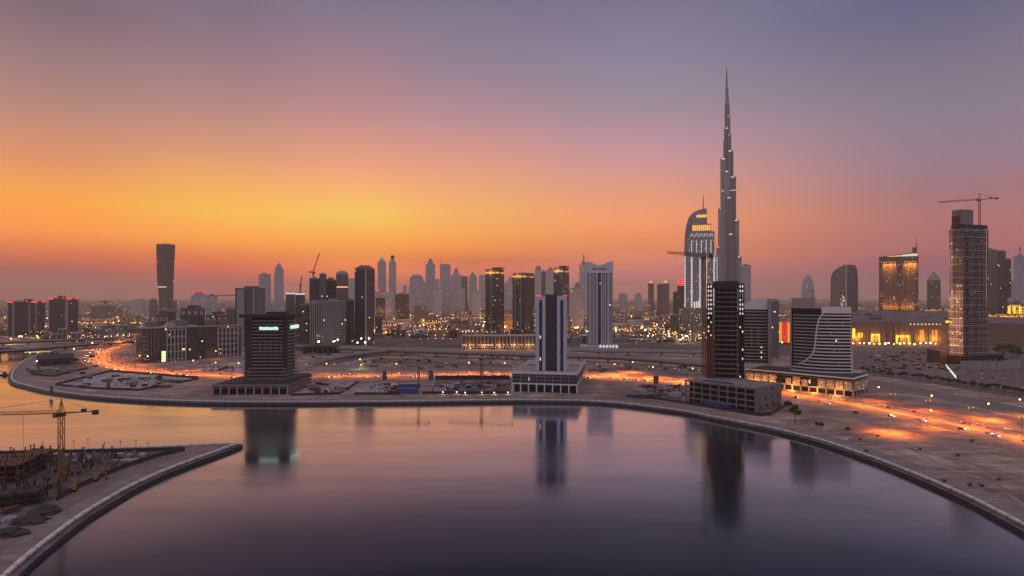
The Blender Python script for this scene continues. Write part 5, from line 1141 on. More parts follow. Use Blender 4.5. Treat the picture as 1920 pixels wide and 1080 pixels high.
while n < 2600 and tries < 2200:
    tries += 1; zx, zy, sx, sy_ = rr.choice(zones); px = rr.gauss(zx, sx * .8); py = rr.gauss(zy, sy_ * .7)
    if py < 571 or py > 650: continue
    p = gp(px, py); a = rr.choice((0, .05, -.08, .6, -.7, 1.4)); stp = rr.uniform(9, 26); r0 = rr.choice((.35, .45, .6, .85, 1.15)); tgt = mb if rr.random() < .78 else mb2; hh = rr.uniform(4, 12)
    for q in range(rr.randrange(3, 16)):
        g = p + Vector((math.cos(a), math.sin(a), 0)) * stp * q
        if clear(g, 1, 10) and not (560 < 960 + g.x / g.y * F < 970 and g.y < 1240): tgt.ball((g.x, g.y, GZ + hh + rr.uniform(-1, 1)), r0 * rr.uniform(.7, 1.2), None, 4, 2); n += 1
tag(mb.build('distant_lights', glow('far_sodium', (1, .40, .09), 6)), 'countless tiny orange lights of the distant city along the horizon', 'lights', kind='stuff')
tag(mb2.build('distant_lights', glow('far_white', (1, .85, .66), 5)), 'countless tiny white lights of the distant city along the horizon', 'lights', kind='stuff')
def far_lamp(nm, m_):
    mb = MB(); mb.tube((0, 0, 0), (0, 0, 11), .22, .14, 4); mb.ball((0, 0, 11.4), 1.0, None, 6, 4, mi=1); return mb.build(nm, [M['steel_grey'], M[m_]])
protos = {}
nl = 0; tries = 0
while nl < 100 and tries < 6000:
    tries += 1; zx, zy, sx, sy_ = rr.choice(zones); px = rr.gauss(zx, sx * .6); py = rr.gauss(zy, sy_ * .55)
    if py < 574 or py > 655: continue
    p = gp(px, py)
    if not clear(p, 2, 14): continue
    wht = rr.random() < .22; key = 'white' if wht else 'orange'
    lab = f'tiny {key} street lamp in the sprawl {place(px)}'
    if key not in protos: o = protos[key] = far_lamp('street_lamp', 'lamp_white' if wht else 'lamp')
    else: o = link(protos[key].copy())
    o.location = p; tag(o, lab, 'street lamp', lab); nl += 1
    if nl % 2 == 0 and all((p.x - x) ** 2 + (p.y - y) ** 2 > (q + 45) ** 2 for x, y, q in OCC if q > 24): add_light('POINT', o, (0, 0, 10.2), 200000 if p.y > 1450 else 25000, (1, .42, .10) if not wht else (1, .8, .55), .5)
# ------------------------------------------------------------------ viaducts and bridges
def viaduct(label, px, zz, w, step, name='viaduct', m_='concrete', th=4.2):
    """px rows are read at deck height"""
    pts = smooth([gp(x, y, z) for (x, y), z in zip(px, zz)], 5); o = pts[0].copy(); o.z = GZ
    t = thing(name, label, 'bridge' if name == 'road_bridge' else name, o); loc = [p - o for p in pts]; ns = normals(loc); hw = w / 2
    def ribbon(prof):
        mb = MB()
        for i in range(len(loc) - 1):
            for (o0, z0), (o1, z1) in zip(prof, prof[1:]):
                a = loc[i] + ns[i] * o0; b = loc[i + 1] + ns[i + 1] * o0; c = loc[i + 1] + ns[i + 1] * o1; d = loc[i] + ns[i] * o1
                mb.face([(a.x, a.y, a.z + z0), (d.x, d.y, d.z + z1), (c.x, c.y, c.z + z1), (b.x, b.y, b.z + z0)])
        return mb
    ribbon([(-hw, 0), (-hw * .98, -th * .5), (-hw * .55, -th), (hw * .55, -th), (hw * .98, -th * .5), (hw, 0), (-hw, 0)][::-1]).build('deck', M[m_], t)
    for s_ in (-1, 1): ribbon([(s_ * hw - .2, -.4), (s_ * hw - .2, 1.6), (s_ * hw + .2, 1.6), (s_ * hw + .2, -.4)]).build('parapet', M['pale_concrete'], t)
    acc = 0
    for i in range(1, len(loc)):
        acc += (loc[i] - loc[i - 1]).length
        if acc > step and loc[i].z > 3:
            acc = 0; q = loc[i]; MB().tube((q.x, q.y, -5), (q.x, q.y, q.z - th), 1.1, 1.1, 8).box(q.x - hw * .5, q.x + hw * .5, q.y - 1.1, q.y + 1.1, q.z - th - 1.4, q.z - th - .02).build('pier', M['concrete'], t)
    return t
viaduct('long curved concrete viaduct crossing the empty land behind the waterfront', [(548, 648), (640, 652), (760, 656.5), (900, 661.5), (1000, 664.5), (1140, 668.5), (1240, 675), (1335, 684)], [12] * 8, 12, 34)
viaduct('pale upper flyover behind the curved viaduct, right of the lavender tower', [(1070, 655), (1140, 656.5), (1240, 657.5), (1330, 659)], [12] * 4, 11, 40, 'flyover', 'pale_concrete')
viaduct('descending ramp curving off the viaduct towards the mint sign tower', [(800, 653), (740, 656), (680, 662), (630, 670), (585, 682)], [11.5, 11, 9, 6, 3.4], 8, 30, 'ramp')
viaduct('near road bridge spanning the mouth of the side canal', [(-180, 668), (-20, 659), (60, 654), (140, 647), (250, 639), (330, 634)], [11] * 6, 14, 26, 'road_bridge', 'dark_concrete', 3.6)
viaduct('far road bridge running parallel behind the near canal bridge', [(-180, 650), (-20, 643), (100, 638), (220, 633)], [11] * 4, 12, 30, 'road_bridge', 'dark_concrete', 3.2)

# ------------------------------------------------------------------ street lamps that light the roads
def street_lamp(p, label, h=13, power=20000, col=(1, .21, .015), bulb=.55, m_='lamp', yaw=0, group=None, arm=2.2, spot=164, name='street_lamp'):
    t = thing(name, label, name.replace('_', ' '), p, yaw, group)
    MB().tube((0, 0, 0), (0, 0, h), .16, .10, 6).build('pole', M['steel_grey'], t)
    MB().tube((0, 0, h - .1), (arm, 0, h + .3), .08, .07, 5).build('arm', M['steel_grey'], t)
    hd = MB().box(arm - .8, arm + .8, -.3, .3, h + .25, h + .5).build('lamp_head', M['steel_grey'], t)
    MB().ball((arm, 0, h + .1), bulb, bulb * .8, 8, 5).build('bulb', M[m_], hd)
    if power: add_light('SPOT', t, (arm, 0, h - bulb - .1), power, col, .5, spot, (0, 0, -1), 1.0)
    return t
def lamp_px(x, y, label, h=13, power=30000, **k):
    p = gp(x, y, GZ + h); p.z = GZ; return street_lamp(p, label, h, power, **k)
for x, y, lab, kw in (
  (1643, 726, 'street lamp at the right-hand corner of the glowing shopping podium', {}),
  (1742, 742, 'upper street lamp on the sand between highway and boulevard', {}),
  (1740, 770, 'street lamp directly below another, at the boulevard edge', {}),
  (1665, 778, 'street lamp at the bend of the sandy side track nearest the water', dict(power=85000)),
  (1848, 757, 'street lamp over the brightest orange sand near the right edge', dict(power=85000)),
  (1907, 749, 'street lamp closest to the right edge of the view', {}),
  (1295, 691, 'street lamp beside the concrete shell podium under the viaduct end', {}),
  (1221, 688, 'bright street lamp third right of the waterfront podium', dict(power=90000)),
  (1183, 679, 'street lamp second right of the waterfront podium beneath the viaduct', dict(power=90000)),
  (1149, 683, 'street lamp first right of the waterfront podium', dict(power=90000)),
  (1079, 680, 'street lamp just right of the lavender tower shaft', dict(power=16000)),
  (943, 681, 'street lamp left of the waterfront podium beside dark crane jib', dict(power=16000)),
  (876, 680, 'street lamp on empty sand midway along the viaduct', dict(power=16000)),
  (740, 682, 'street lamp on empty sand left of the two site cranes', dict(power=16000)),
  (674, 684, 'orange street lamp below the green-lit one', dict(power=16000)),
  (672, 674, 'street lamp glowing green under the viaduct ramp', dict(m_='lamp_green', col=(.3, 1, .2), power=9000)),
  (609, 682, 'bright amber street lamp right of the mint sign tower', dict(power=16000)),
  (444, 681, 'street lamp left of the mint sign tower beside parked cars', dict(power=12000)),
  (401, 680, 'street lamp in front of the pale framed five-bay block', dict(power=12000)),
  (402, 658, 'lamp glowing on the brown wing of the pale framed block', dict(power=12000)),
  (359, 676, 'street lamp at the right corner of the dark framed office block', dict(power=12000)),
  (274, 668, 'white street lamp by the left corner of the dark framed office block', dict(m_='lamp_white', power=9000)),
  (259, 667, 'orange street lamp left of the dark framed office block', dict(power=12000)),
  (181, 660, 'street lamp at the inside of the boulevard bend', {}),
  (171, 643, 'hazy orange lamp cluster head above the boulevard bend', dict(power=50000, bulb=1.0)),
  (136, 654, 'white lamp above the dark shed by the canal mouth', dict(m_='lamp_white', power=6000)),
  (66, 677, 'single white lamp on the promenade by the canal mouth', dict(m_='lamp_white', col=(1, .9, .8), power=4000, h=9)),
  (565, 626, 'orange lamp hanging in view right of the mint sign tower', dict(power=12000))):
    d = dict(h=13, power=30000, bulb=.62); d.update(kw); lamp_px(x, y, lab, **d)
SEG = [(330, 'round the left-hand bend'), (590, 'behind the mint sign tower'), (960, 'behind the left waterfront plots'), (1290, 'right of the waterfront podium'), (1480, 'behind the concrete shell'), (9999, 'on the right-hand sand')]
ns = normals(boul); acc = 0; k = 0  # lamp row added along the median to give the road its orange glow
for i in range(1, len(boul)):
    acc += (boul[i] - boul[i - 1]).length
    if acc < 25: continue
    acc = 0; p = boul[i]; px = 960 + p.x / p.y * F
    if px > 2050: break
    ln = next(q for lim, q in SEG if px < lim)
    a = math.atan2(-ns[i].y, -ns[i].x); lab = f'small orange twin-armed lamp added to light the boulevard {ln}'
    t = street_lamp(Vector((p.x, p.y, GZ)), lab, 15, 75000 if px < 1060 else (130000 if px < 1320 else 90000), bulb=.28, yaw=a, group=lab, m_='lamp_small')
    MB().tube((0, 0, 14.9), (-2.2, 0, 15.3), .08, .07, 5).build('arm', M['steel_grey'], t); h2 = MB().box(-3, -1.4, -.3, .3, 15.25, 15.5).build('lamp_head', M['steel_grey'], t); MB().ball((-2.2, 0, 15.1), .28, .22, 8, 5).build('bulb', M['lamp_small'], h2)
    k += 1

# ------------------------------------------------------------------ tower cranes
def crane(label, p, hm, jl, cl, az, m_='steel_yellow', w=1.8, th=.14, luff=0, top=6, guy=True):
    """mast, jib towards local -x, counter jib towards +x"""
    t = thing('tower_crane', label, 'crane', p, az); hw = w / 2; mb = MB(); n = max(4, int(hm / (w * 1.6)))
    for sx in (-hw, hw):
        for sy_ in (-hw, hw): mb.tube((sx, sy_, 0), (sx, sy_, hm), th, n=4)
    for k in range(n):
        z0, z1 = hm * k / n, hm * (k + 1) / n; s_ = 1 if k % 2 else -1
        for c, d in (((-hw, -hw), (hw, -hw)), ((hw, -hw), (hw, hw)), ((hw, hw), (-hw, hw)), ((-hw, hw), (-hw, -hw))):
            a, b = (c, d) if s_ > 0 else (d, c); mb.tube((a[0], a[1], z0), (b[0], b[1], z1), th * .7, n=3); mb.tube((c[0], c[1], z0), (d[0], d[1], z0), th * .6, n=3)
    mb.build('mast', M[m_], t)
    MB().prism([(-hw * 1.4, -hw * 1.4), (hw * 1.4, -hw * 1.4), (hw * 1.4, hw * 1.4), (-hw * 1.4, hw * 1.4)], hm, hm + w * .8).build('slewing_ring', M['steel_dark'], t)
    MB().box(-hw * 2.6, -hw * 1.2, -hw * 2.4, -hw * .8, hm - .3, hm + w * 1.1).build('cab', M['steel_grey'], t)
    zj = hm + w * .8; jm = MB(); c, s_ = math.cos(luff), math.sin(luff)
    def J(u, v, y): return (-(u * c - v * s_), y, zj + u * s_ + v * c)
    n = max(6, int(jl / (w * 1.5))); jh = w * .75
    jm.tube(J(0, 0, -hw * .7), J(jl, 0, -hw * .7), th, n=4); jm.tube(J(0, 0, hw * .7), J(jl, 0, hw * .7), th, n=4); jm.tube(J(0, jh, 0), J(jl, jh * .6, 0), th, n=4)
    for k in range(n):
        u0, u1 = jl * k / n, jl * (k + 1) / n; um = (u0 + u1) / 2
        for y in (-hw * .7, hw * .7): jm.tube(J(u0, 0, y), J(um, jh, 0), th * .65, n=3); jm.tube(J(um, jh, 0), J(u1, 0, y), th * .65, n=3)
    jm.build('jib', M[m_], t)
    MB().tube((hw, -hw * .6, zj), (cl, -hw * .6, zj + .6), th * 1.6, n=4).tube((hw, hw * .6, zj), (cl, hw * .6, zj + .6), th * 1.6, n=4).box(hw, cl, -hw * .6, hw * .6, zj + .3, zj + .5).build('counter_jib', M[m_], t)
    MB().box(cl - 2.2 * w / 1.8, cl, -hw * .7, hw * .7, zj - w * .55, zj + w * .55).build('counterweight', M['dark_concrete'], t)
    MB().box(cl * .55, cl * .55 + w, -hw * .7, hw * .7, zj + .6, zj + w * .9).build('winch', M['steel_dark'], t)
    ap = MB()
    for sx in (-hw, hw):
        for y in (-hw, hw): ap.tube((sx, y, zj), (0, 0, zj + top), th, n=4)
    ap.build('tower_head', M[m_], t)
    if guy:
        MB().tube((0, 0, zj + top), J(jl * .72, jh, 0), th * .5, n=3).build('tie_bar', M['steel_dark'], t); MB().tube((0, 0, zj + top), (cl - 2, 0, zj + .6), th * .5, n=3).build('tie_bar', M['steel_dark'], t)
    if not luff:
        u = jl * .3; MB().tube((-u, 0, zj - .2), (-u, 0, zj - min(18, hm * .5)), th * .45, n=3).build('hoist_rope', M['steel_dark'], t); MB().box(-u - .5, -u + .5, -.3, .3, zj - min(18, hm * .5) - 1, zj - min(18, hm * .5)).build('hook_block', M['steel_dark'], t)
    return t
crane('ochre tower crane rising from the sunken site on the near peninsula', at(115, 290), 38, 56, 16.5, R(9), 'steel_yellow', 2.0, .17, 0, 7)
s_, h_ = FT; y_ = s_.sy(1846); q = s_.c + s_.ax * (s_.w / 2 - 7) + s_.ay * y_
crane('tower crane perched on the roof of the tall unfinished tower', Vector((q.x, q.y, GZ + h_ + 2)), zat(377, q.y) - GZ - h_ - 2, 49, 21, R(-36), 'steel_red', 2.6, .32, 0, 9)
q = at(1320, 590); crane('red-brown tower crane beside the crescent hotel and the concrete shell', q, zat(486, 590) - GZ, 36, 9, R(-14), 'steel_red', 3.0, .34, R(7), 4)
q = at(785, 620); crane('small tower crane behind the blue sheeted plot', q, 29, 52, 12, R(4), 'steel_red', 1.9, .2, 0, 6)
q = at(903, 625); crane('small tower crane left of the waterfront podium', q, 30, 36, 34, R(-8), 'steel_red', 1.9, .2, 0, 6)
t0, s0, h0 = onto('below the luffing crane'); crane('luffing crane leaning above the brown-grey tower in the dark cluster', s0.c + Vector((-3, 0, h0 + 5.01)), 6, 46, 9, R(190), 'steel_yellow', 3, .5, R(72), 3, False)
q = at(447, 1420); crane('tower crane with long level jib behind the broad grey panelled block', q, zat(556.5, 1420) - GZ, 84, 10, R(-22), 'steel_dark', 2.4, .35, 0, 4)
t0, s0, h0 = onto('low flat slab block'); crane('short dark crane on the low flat slab block roof', s0.c + Vector((-4, 0, h0)), 12, 22, 14, 0, 'steel_dark', 3, .6, 0, 4)
q = at(563, 1500); crane('pale tower crane behind the white-lit ribbon blocks', q, zat(537, 1500) - GZ, 30, 9, R(120), 'steel_grey', 2.6, .5, R(50), 3)

# ------------------------------------------------------------------ plots along the north bank
def fence(label, px, h=2.4, m_='hoarding', post=9.0):
    pts = [gp(*p) for p in px]; o = pts[0].copy(); t = thing('hoarding_fence', label, 'fence', o); mb = MB(); pm = MB()
    for a, b in zip(pts, pts[1:]):
        d = (b - a); L = d.length; d.normalize(); n = Vector((-d.y, d.x, 0)) * .08; A, B = a - o, b - o
        mb.prism([((A - n).x, (A - n).y), ((B - n).x, (B - n).y), ((B + n).x, (B + n).y), ((A + n).x, (A + n).y)], .1, h)
        k = 0
        while k * post < L: q = A + d * k * post; pm.box(q.x - .14, q.x + .14, q.y - .14, q.y + .14, 0, h + .25); k += 1
    mb.build('panel_run', M[m_], t); pm.build('fence_posts', M['steel_dark'], t); return t
patch('rubble_plot', [(104, 723), (208, 697.5), (373, 710.5), (262, 732)], 'rubble')
fence('dark hoarding round the diamond rubble plot on the left bend', [(104, 723), (180, 730), (262, 733), (330, 719.5), (373, 711)])
fence('dark hoarding along the back of the diamond rubble plot', [(104, 722.5), (208, 697), (373, 710)])
patch('rubble_plot', [(48, 691), (62, 702), (100, 706), (184, 686), (137, 668)], 'site', .032)
fence('dark hoarding in front of the shed plot by the canal mouth', [(48, 692), (62, 703), (100, 707), (184, 687)])
patch('rubble_plot', [(545, 741.5), (590, 717), (672, 717), (636, 739)], 'rubble', .034)
fence('dark hoarding round the pale plot right of the mint sign podium', [(545, 742), (600, 741), (637, 739.5), (672, 717.5)])
patch('rubble_plot', [(665, 739.5), (690, 720), (742, 717), (750, 739)], 'rubble', .036)
fence('dark hoarding in front of the plot left of the blue sheeting', [(665, 740), (750, 740)])
fence('blue sheeted hoarding on the waterfront plot', [(742, 738.5), (785, 738.5)], 5.5, 'blue_sheet'); fence('rear blue sheeted hoarding of the waterfront plot', [(748, 727), (788, 727)], 4, 'blue_sheet')
patch('excavation', [(805, 737.5), (820, 711), (957, 711), (956, 736)], 'site', .038)
fence('dark front hoarding of the excavated plot left of the waterfront podium', [(792, 739), (956, 738)], 2.8)
fence('dark rear hoarding of the excavated plot left of the waterfront podium', [(816, 712), (956, 712)], 5)
patch('rubble_plot', [(1177, 744), (1200, 720), (1284, 722), (1278, 752)], 'site', .033)
fence('dark hoarding round the storage yard left of the concrete shell', [(1176, 744), (1230, 749), (1283, 757)], 2.2)
fence('dark hoarding in front of the concrete shell podium', [(1284, 757), (1350, 768), (1425, 781), (1445, 779), (1478, 760)], 3.0)
patch('paved_lot', [(370, 694), (400, 683), (462, 680), (462, 697)], 'rubble', .035); patch('sand_clearing', [(690, 696), (700, 672), (880, 672), (960, 690), (960, 697)], 'dirt', .02)
fence('grey hoarding at the foot of the rooftop crane tower', [(1800, 693), (1870, 694), (1915, 690)], 12, 'grey_panel')
patch('planted_strip', [(1610, 700), (1760, 722), (1920, 748), (1920, 735), (1780, 708), (1640, 692)], 'site', .03)
patch('paved_lot', [(1600, 692), (1640, 697), (1900, 727), (1990, 715), (1950, 660), (1700, 652), (1600, 652)], 'site', .02)
for q in ([(575, 691), (600, 677), (690, 664), (705, 668), (640, 680)], [(702, 676), (830, 678.5), (960, 684), (960, 689), (830, 684.5), (700, 681)], [(1105, 690), (1180, 691), (1290, 700), (1290, 706), (1180, 697), (1110, 696)], [(980, 668), (1000, 668), (1000, 690), (985, 690)]): patch('bank_shadow_patch', q, 'site', .022)  # dark patches for earth banks, with crane jib shadows painted in
# ad pylons: round topped slabs
def pylon(x, yb, yt, wpx, lab):
    p = gp(x, yb); t = thing('advert_pylon', lab, 'pylon', p, R(rnd.uniform(-8, 8))); h = (yb - yt) * p.y / F; w = wpx * p.y / F
    q = [(-w / 2, 0), (w / 2, 0), (w / 2, h - w * .35)] + [(w / 2 * math.cos(a), h - w * .35 + w * .35 * math.sin(a)) for a in [math.pi * k / 8 for k in range(1, 8)]] + [(-w / 2, h - w * .35)]
    def plate(y0, y1, k=1.0, dz=0):
        b = MB(); z = [(a * k, c * k + dz) for a, c in q]
        for tri in tessellate_polygon([[Vector((a, c, 0)) for a, c in z]]):
            for yy, g in ((y0, -1), (y1, 1)):
                v = [(z[i][0], yy, z[i][1]) for i in tri]; n = (Vector(v[1]) - Vector(v[0])).cross(Vector(v[2]) - Vector(v[0]))
                if n.y * g < 0: v.reverse()
                b.face(v)
        for i in range(len(z)): j = (i + 1) % len(z); b.face([(z[i][0], y0, z[i][1]), (z[j][0], y0, z[j][1]), (z[j][0], y1, z[j][1]), (z[i][0], y1, z[i][1])])
        return b
    plate(-.5, .5).build('slab', M['dark_concrete'], t); plate(-.6, -.51, .86, h * .06).build('panel', M['steel_grey'], t)
for a in ((721, 712, 695.5, 7.5, 'grey round-topped pylon beside the boulevard behind the pale plots'), (808, 712, 695, 8.5, 'grey round-topped pylon between the two site cranes'), (1230, 719, 704, 9, 'grey round-topped pylon in the storage yard left of the concrete shell'),
          (203, 728, 711, 6.5, 'dark round-topped pylon on the diamond rubble plot'), (96, 738, 724, 5, 'dark round-topped pylon on the promenade by the canal mouth')): pylon(*a)

# dark shed, fuel canopy, moored barge
s = Site(70, 137, 835, 30, yaw=-38); t = s.thing('storage_shed', 'big dark shed with shallow pitched roof by the canal mouth', 'shed'); hw, hd = s.w / 2, s.d / 2
s.bx(MB(), 0, 9).build('wall', M['hoarding'], t); MB().loft([(9, [(-hw - 1, -hd - 1), (hw + 1, -hd - 1), (hw + 1, hd + 1), (-hw - 1, hd + 1)]), (15, [(-hw - 1, -.2), (hw + 1, -.2), (hw + 1, .2), (-hw - 1, .2)])]).build('roof', M['steel_dark'], t)
for k in range(3): MB().box(-hw + s.w * (k + .3) / 3, -hw + s.w * (k + .7) / 3, -hd - .2, -hd, 0, 6).build('door', M['black_void'], t)
p0 = gp(72, 668); t = thing('fuel_canopy', 'flat canopy edged with yellow light beyond the dark shed', 'canopy', p0, R(24)); MB().box(-17, 17, -6, 6, 7, 8).build('roof', M['white_panel'], t); MB().box(-17, 17, -6.3, -6, 7.1, 7.9).build('edge_light', M['gold_light'], t)
for x in (-11, 11): MB().box(x - .5, x + .5, -.5, .5, 0, 7).build('column', M['pale_concrete'], t)
for x in (-11, 0): MB().ball((x, -1, 6.6), .5).build('ceiling_lamp', M['lamp_white'], t)
p0 = gp(2, 703, .3); t = thing('moored_barge', 'flat barge with lit cabin moored under the canal bridge', 'boat', (p0.x, p0.y, 0), R(-12)); MB().loft([(-.6, [(-13, -3), (12, -3), (12, 3), (-13, 3)]), (1.4, [(-14, -3.6), (13, -3.6), (15, 0), (13, 3.6), (-14, 3.6)][:4] if 0 else [(-14, -3.6), (14, -3.6), (14, 3.6), (-14, 3.6)])]).build('hull', M['steel_dark'], t)
MB().box(-8, 6, -2.4, 2.4, 1.4, 4.2).build('cabin', M['brown_panel'], t); MB().box(-9, 7.5, -3, 3, 4.2, 4.5).build('roof', M['pale_concrete'], t)
for k in range(5): MB().box(-7.4 + k * 2.7, -5.8 + k * 2.7, -2.5, -2.4, 2.2, 3.5).build('window', M['window_warm'], t)

s = Site(566, 634, 1010, 30, yaw=-8); t = s.thing('parking_deck', 'long dark open parking deck below the dark tower cluster', 'parking deck'); hw, hd = s.w / 2, s.d / 2
s.bx(MB(), 0, 10, -2).build('core', M['black_void'], t)
for k in range(4): s.bx(MB(), k * 3.6, k * 3.6 + .9).build('deck', M['dark_concrete'], t)
for k in range(8): x = -hw + .6 + (s.w - 1.2) * k / 7; MB().box(x - .5, x + .5, -hd + .05, -hd + 1, 0, 10.8).build('column', M['concrete'], t)
# lit hoarding running away beside the highway
a, b = gp(1774, 688), gp(1794, 712); d = b - a; t = thing('lit_hoarding', 'long pale green lit advertising hoarding seen end-on beside the highway', 'hoarding', a, math.atan2(d.y, d.x)); L = d.length
MB().box(0, L, -.25, .25, .4, 4.4).build('backing', M['steel_dark'], t)
for k in range(6): MB().box(L * k / 6 + .3, L * (k + 1) / 6 - .3, -.5, -.27, .8, 4.1).build('lit_panel', glow('pale_green_panel', (.8, 1, .72), .9) if k == 0 else bpy.data.materials['pale_green_panel'], t); MB().box(L * k / 6, L * k / 6 + .3, -.2, .2, 0, .4).build('foot', M['steel_dark'], t)

# ------------------------------------------------------------------ site cabins, stacks, cars, trees
def copy_tree(o, parent=None):
    c = link(o.copy()); c.parent = parent
    for ch in o.children: copy_tree(ch, c)
    return c
def cabin(wall):
    t = thing('site_cabin', '', 'cabin'); MB().box(-6, 6, -1.5, 1.5, .2, 3).build('body', M[wall], t); MB().box(-6.15, 6.15, -1.65, 1.65, 3, 3.2).build('roof', M['grey_panel'], t)
    MB().box(-4.6, -3.6, -1.55, -1.5, .3, 2.4).build('door', M['steel_dark'], t)
    for x in (-1.6, 1.4, 4): MB().box(x - .7, x + .7, -1.55, -1.5, 1.3, 2.3).build('window', M['car_glass'], t)
    return t
def stack(m_):
    t = thing('material_stack', '', 'stack'); rq = random.Random(3)
    for k in range(4): z = .2 + k * .55; MB().box(-2.6 + rq.uniform(-.3, .3), 2.6 + rq.uniform(-.3, .3), -1.4 + rq.uniform(-.2, .2), 1.4, z, z + .45).build('layer', M[m_], t)
    return t
used = {}
def put(kind, make, p, yaw, label, group):
    if kind not in used: used[kind] = o = make()
    else: o = copy_tree(used[kind])
    o.location = p; o.rotation_euler = (0, 0, yaw); o['label'] = label; o['group'] = group; return o
LOTS = [('on the diamond rubble plot', (150, 340, 705, 727), 14, 34), ('on the shed plot by the canal mouth', (62, 170, 688, 702), 6, 12), ('on the pale plot right of the mint sign podium', (578, 655, 720, 737), 7, 22), ('on the plot left of the blue sheeting', (690, 742, 721, 737), 6, 22),
        ('in the excavated plot left of the waterfront podium', (815, 950, 718, 734), 8, 26), ('in the storage yard left of the concrete shell', (1190, 1275, 725, 747), 8, 30), ('beside the highway below the rooftop crane tower', (1640, 1900, 664, 692), 14, 40), ('on the lot beside the pale framed block', (385, 455, 685, 694), 3, 6), ('behind the viaduct ramp', (575, 650, 664, 676), 5, 10), ('on the empty sand before the viaduct', (640, 950, 668, 692), 7, 34), ('on the sand right of the waterfront podium', (1112, 1285, 686, 698), 5, 22)]
def inplot(p):
    return True
for ln, (x0, x1, y0, y1), nc, ns_ in LOTS:
    for k in range(nc):
        c = rr.choice(('white', 'grey', 'brown')); put('cabin' + c, lambda: cabin({'white': 'white_panel', 'grey': 'grey_panel', 'brown': 'brown_panel'}[c]), gp(rr.uniform(x0, x1), rr.uniform(y0, y1)), rr.uniform(-.6, .6), f'{c} site cabin {ln}', f'{c} site cabins {ln}')
    for k in range(ns_):
        c = rr.choice(('pale', 'rusty', 'dark', 'grey')); put('stack' + c, lambda: stack({'pale': 'pale_concrete', 'rusty': 'rebar', 'dark': 'hoarding', 'grey': 'grey_panel'}[c]), gp(rr.uniform(x0, x1), rr.uniform(y0, y1)), rr.uniform(0, 3), f'{c} stack of building material {ln}', f'{c} building material {ln}')
for k in range(6): lamp_px(826 + k * 24.5 + rr.uniform(-5, 5), 735 + rr.uniform(-1, 1), 'low work lamp at the front of the excavated plot', h=2.2, power=1200, bulb=.4, m_='lamp_white', col=(1, .7, .45), arm=.4, name='work_lamp', group='work lamps of the excavated plot')

def car(m_):
    t = thing('parked_car', '', 'car')
    sec = lambda y: None
    prof = [(-2.2, .35), (2.2, .35), (2.25, .75), (1.3, .95), (.75, 1.42), (-1.1, 1.45), (-1.75, 1.0), (-2.25, .9)]
    mb = MB()
    for i in range(len(prof)):
        j = (i + 1) % len(prof); k0 = .9 if prof[i][1] < 1.2 else .72; k1 = .9 if prof[j][1] < 1.2 else .72
        mb.face([(prof[i][0], -k0, prof[i][1]), (prof[j][0], -k1, prof[j][1]), (prof[j][0], k1, prof[j][1]), (prof[i][0], k0, prof[i][1])][::-1])
    for s_ in (-1, 1):
        v = [(x, s_ * (.9 if z < 1.2 else .72), z) for x, z in prof]; (v if s_ < 0 else v.reverse()); mb.face(v)
    mb.build('body', m_, t)
    for s_ in (-1, 1): MB().face([(-1.45, s_ * .88, 1.0), (1.05, s_ * .88, 1.0), (.65, s_ * .76, 1.36), (-1.05, s_ * .76, 1.38)][::s_]).build('side_window', M['car_glass'], t)
    MB().face([(1.27, -.78, 1.0), (1.27, .78, 1.0), (.82, .66, 1.38), (.82, -.66, 1.38)]).build('windscreen', M['car_glass'], t)
    for x in (-1.4, 1.4):
        for s_ in (-1, 1): MB().tube((x, s_ * .72, .33), (x, s_ * .93, .33), .33, n=8).build('wheel', M['rubber'], t)
    return t
CM = {'white': mat('white_car_paint', (.6, .6, .6), .3, var=.05), 'silver': mat('silver_car_paint', (.3, .3, .32), .3, .5, .05), 'black': mat('black_car_paint', (.02, .02, .022), .25, var=.05), 'red': mat('red_car_paint', (.3, .03, .03), .3, var=.05)}
for ln, (x0, x1, y0, y1), n in (('on the lot beside the pale framed block', (376, 458, 688, 696), 16), ('on the lot in front of the mall', (1612, 1760, 656, 668), 34), ('by the right end of the shopping podium', (1636, 1690, 690, 698), 10), ('behind the curved viaduct right of the lavender tower', (1110, 1300, 652, 657), 18), ('on the kerb below the brown mall entrances', (1830, 1915, 700, 712), 12)):
    for k in range(n):
        c = rr.choice(list(CM)); row = (k % 3); x = x0 + (x1 - x0) * (k // 3 + .5) / math.ceil(n / 3); put('car' + c, lambda: car(CM[c]), gp(x, y0 + (y1 - y0) * (row + .5) / 3), R(60 + rr.uniform(-5, 5)), f'{c} car parked {ln}', f'{c} cars parked {ln}')

def lit_car(m_):
    t = car(m_); t.name = 'lit_car'
    for s_ in (-1, 1): MB().ball((2.2, s_ * .62, .68), .2, .16, 6, 4).build('headlight', M['headlight'], t); MB().ball((-2.2, s_ * .66, .8), .17, .14, 6, 4).build('taillight', M['taillight'], t)
    return t
cum = 0; nsb = normals(boul)
for i in range(1, len(boul)):
    d = boul[i] - boul[i - 1]; L = d.length; px = 960 + boul[i].x / boul[i].y * F
    if px > 2000: break
    for k in range(int(L // 11) + 1):
        if rr.random() > .62: continue
        s_ = rr.choice((-1, 1)); o = s_ * (13 + rr.choice((-5.4, -1.8, 1.8, 5.4))); p = boul[i - 1] + d * rr.random() + nsb[i] * o; c = rr.choice(list(CM)); ln = next(q for lim, q in SEG if px < lim); yw = math.atan2(d.y, d.x) + (math.pi if s_ < 0 else 0)
        put('lit' + c, lambda: lit_car(CM[c]), Vector((p.x, p.y, GZ + .06)), yw, f'{c} car with its lamps lit on the boulevard {ln}', f'{c} cars on the boulevard {ln}')
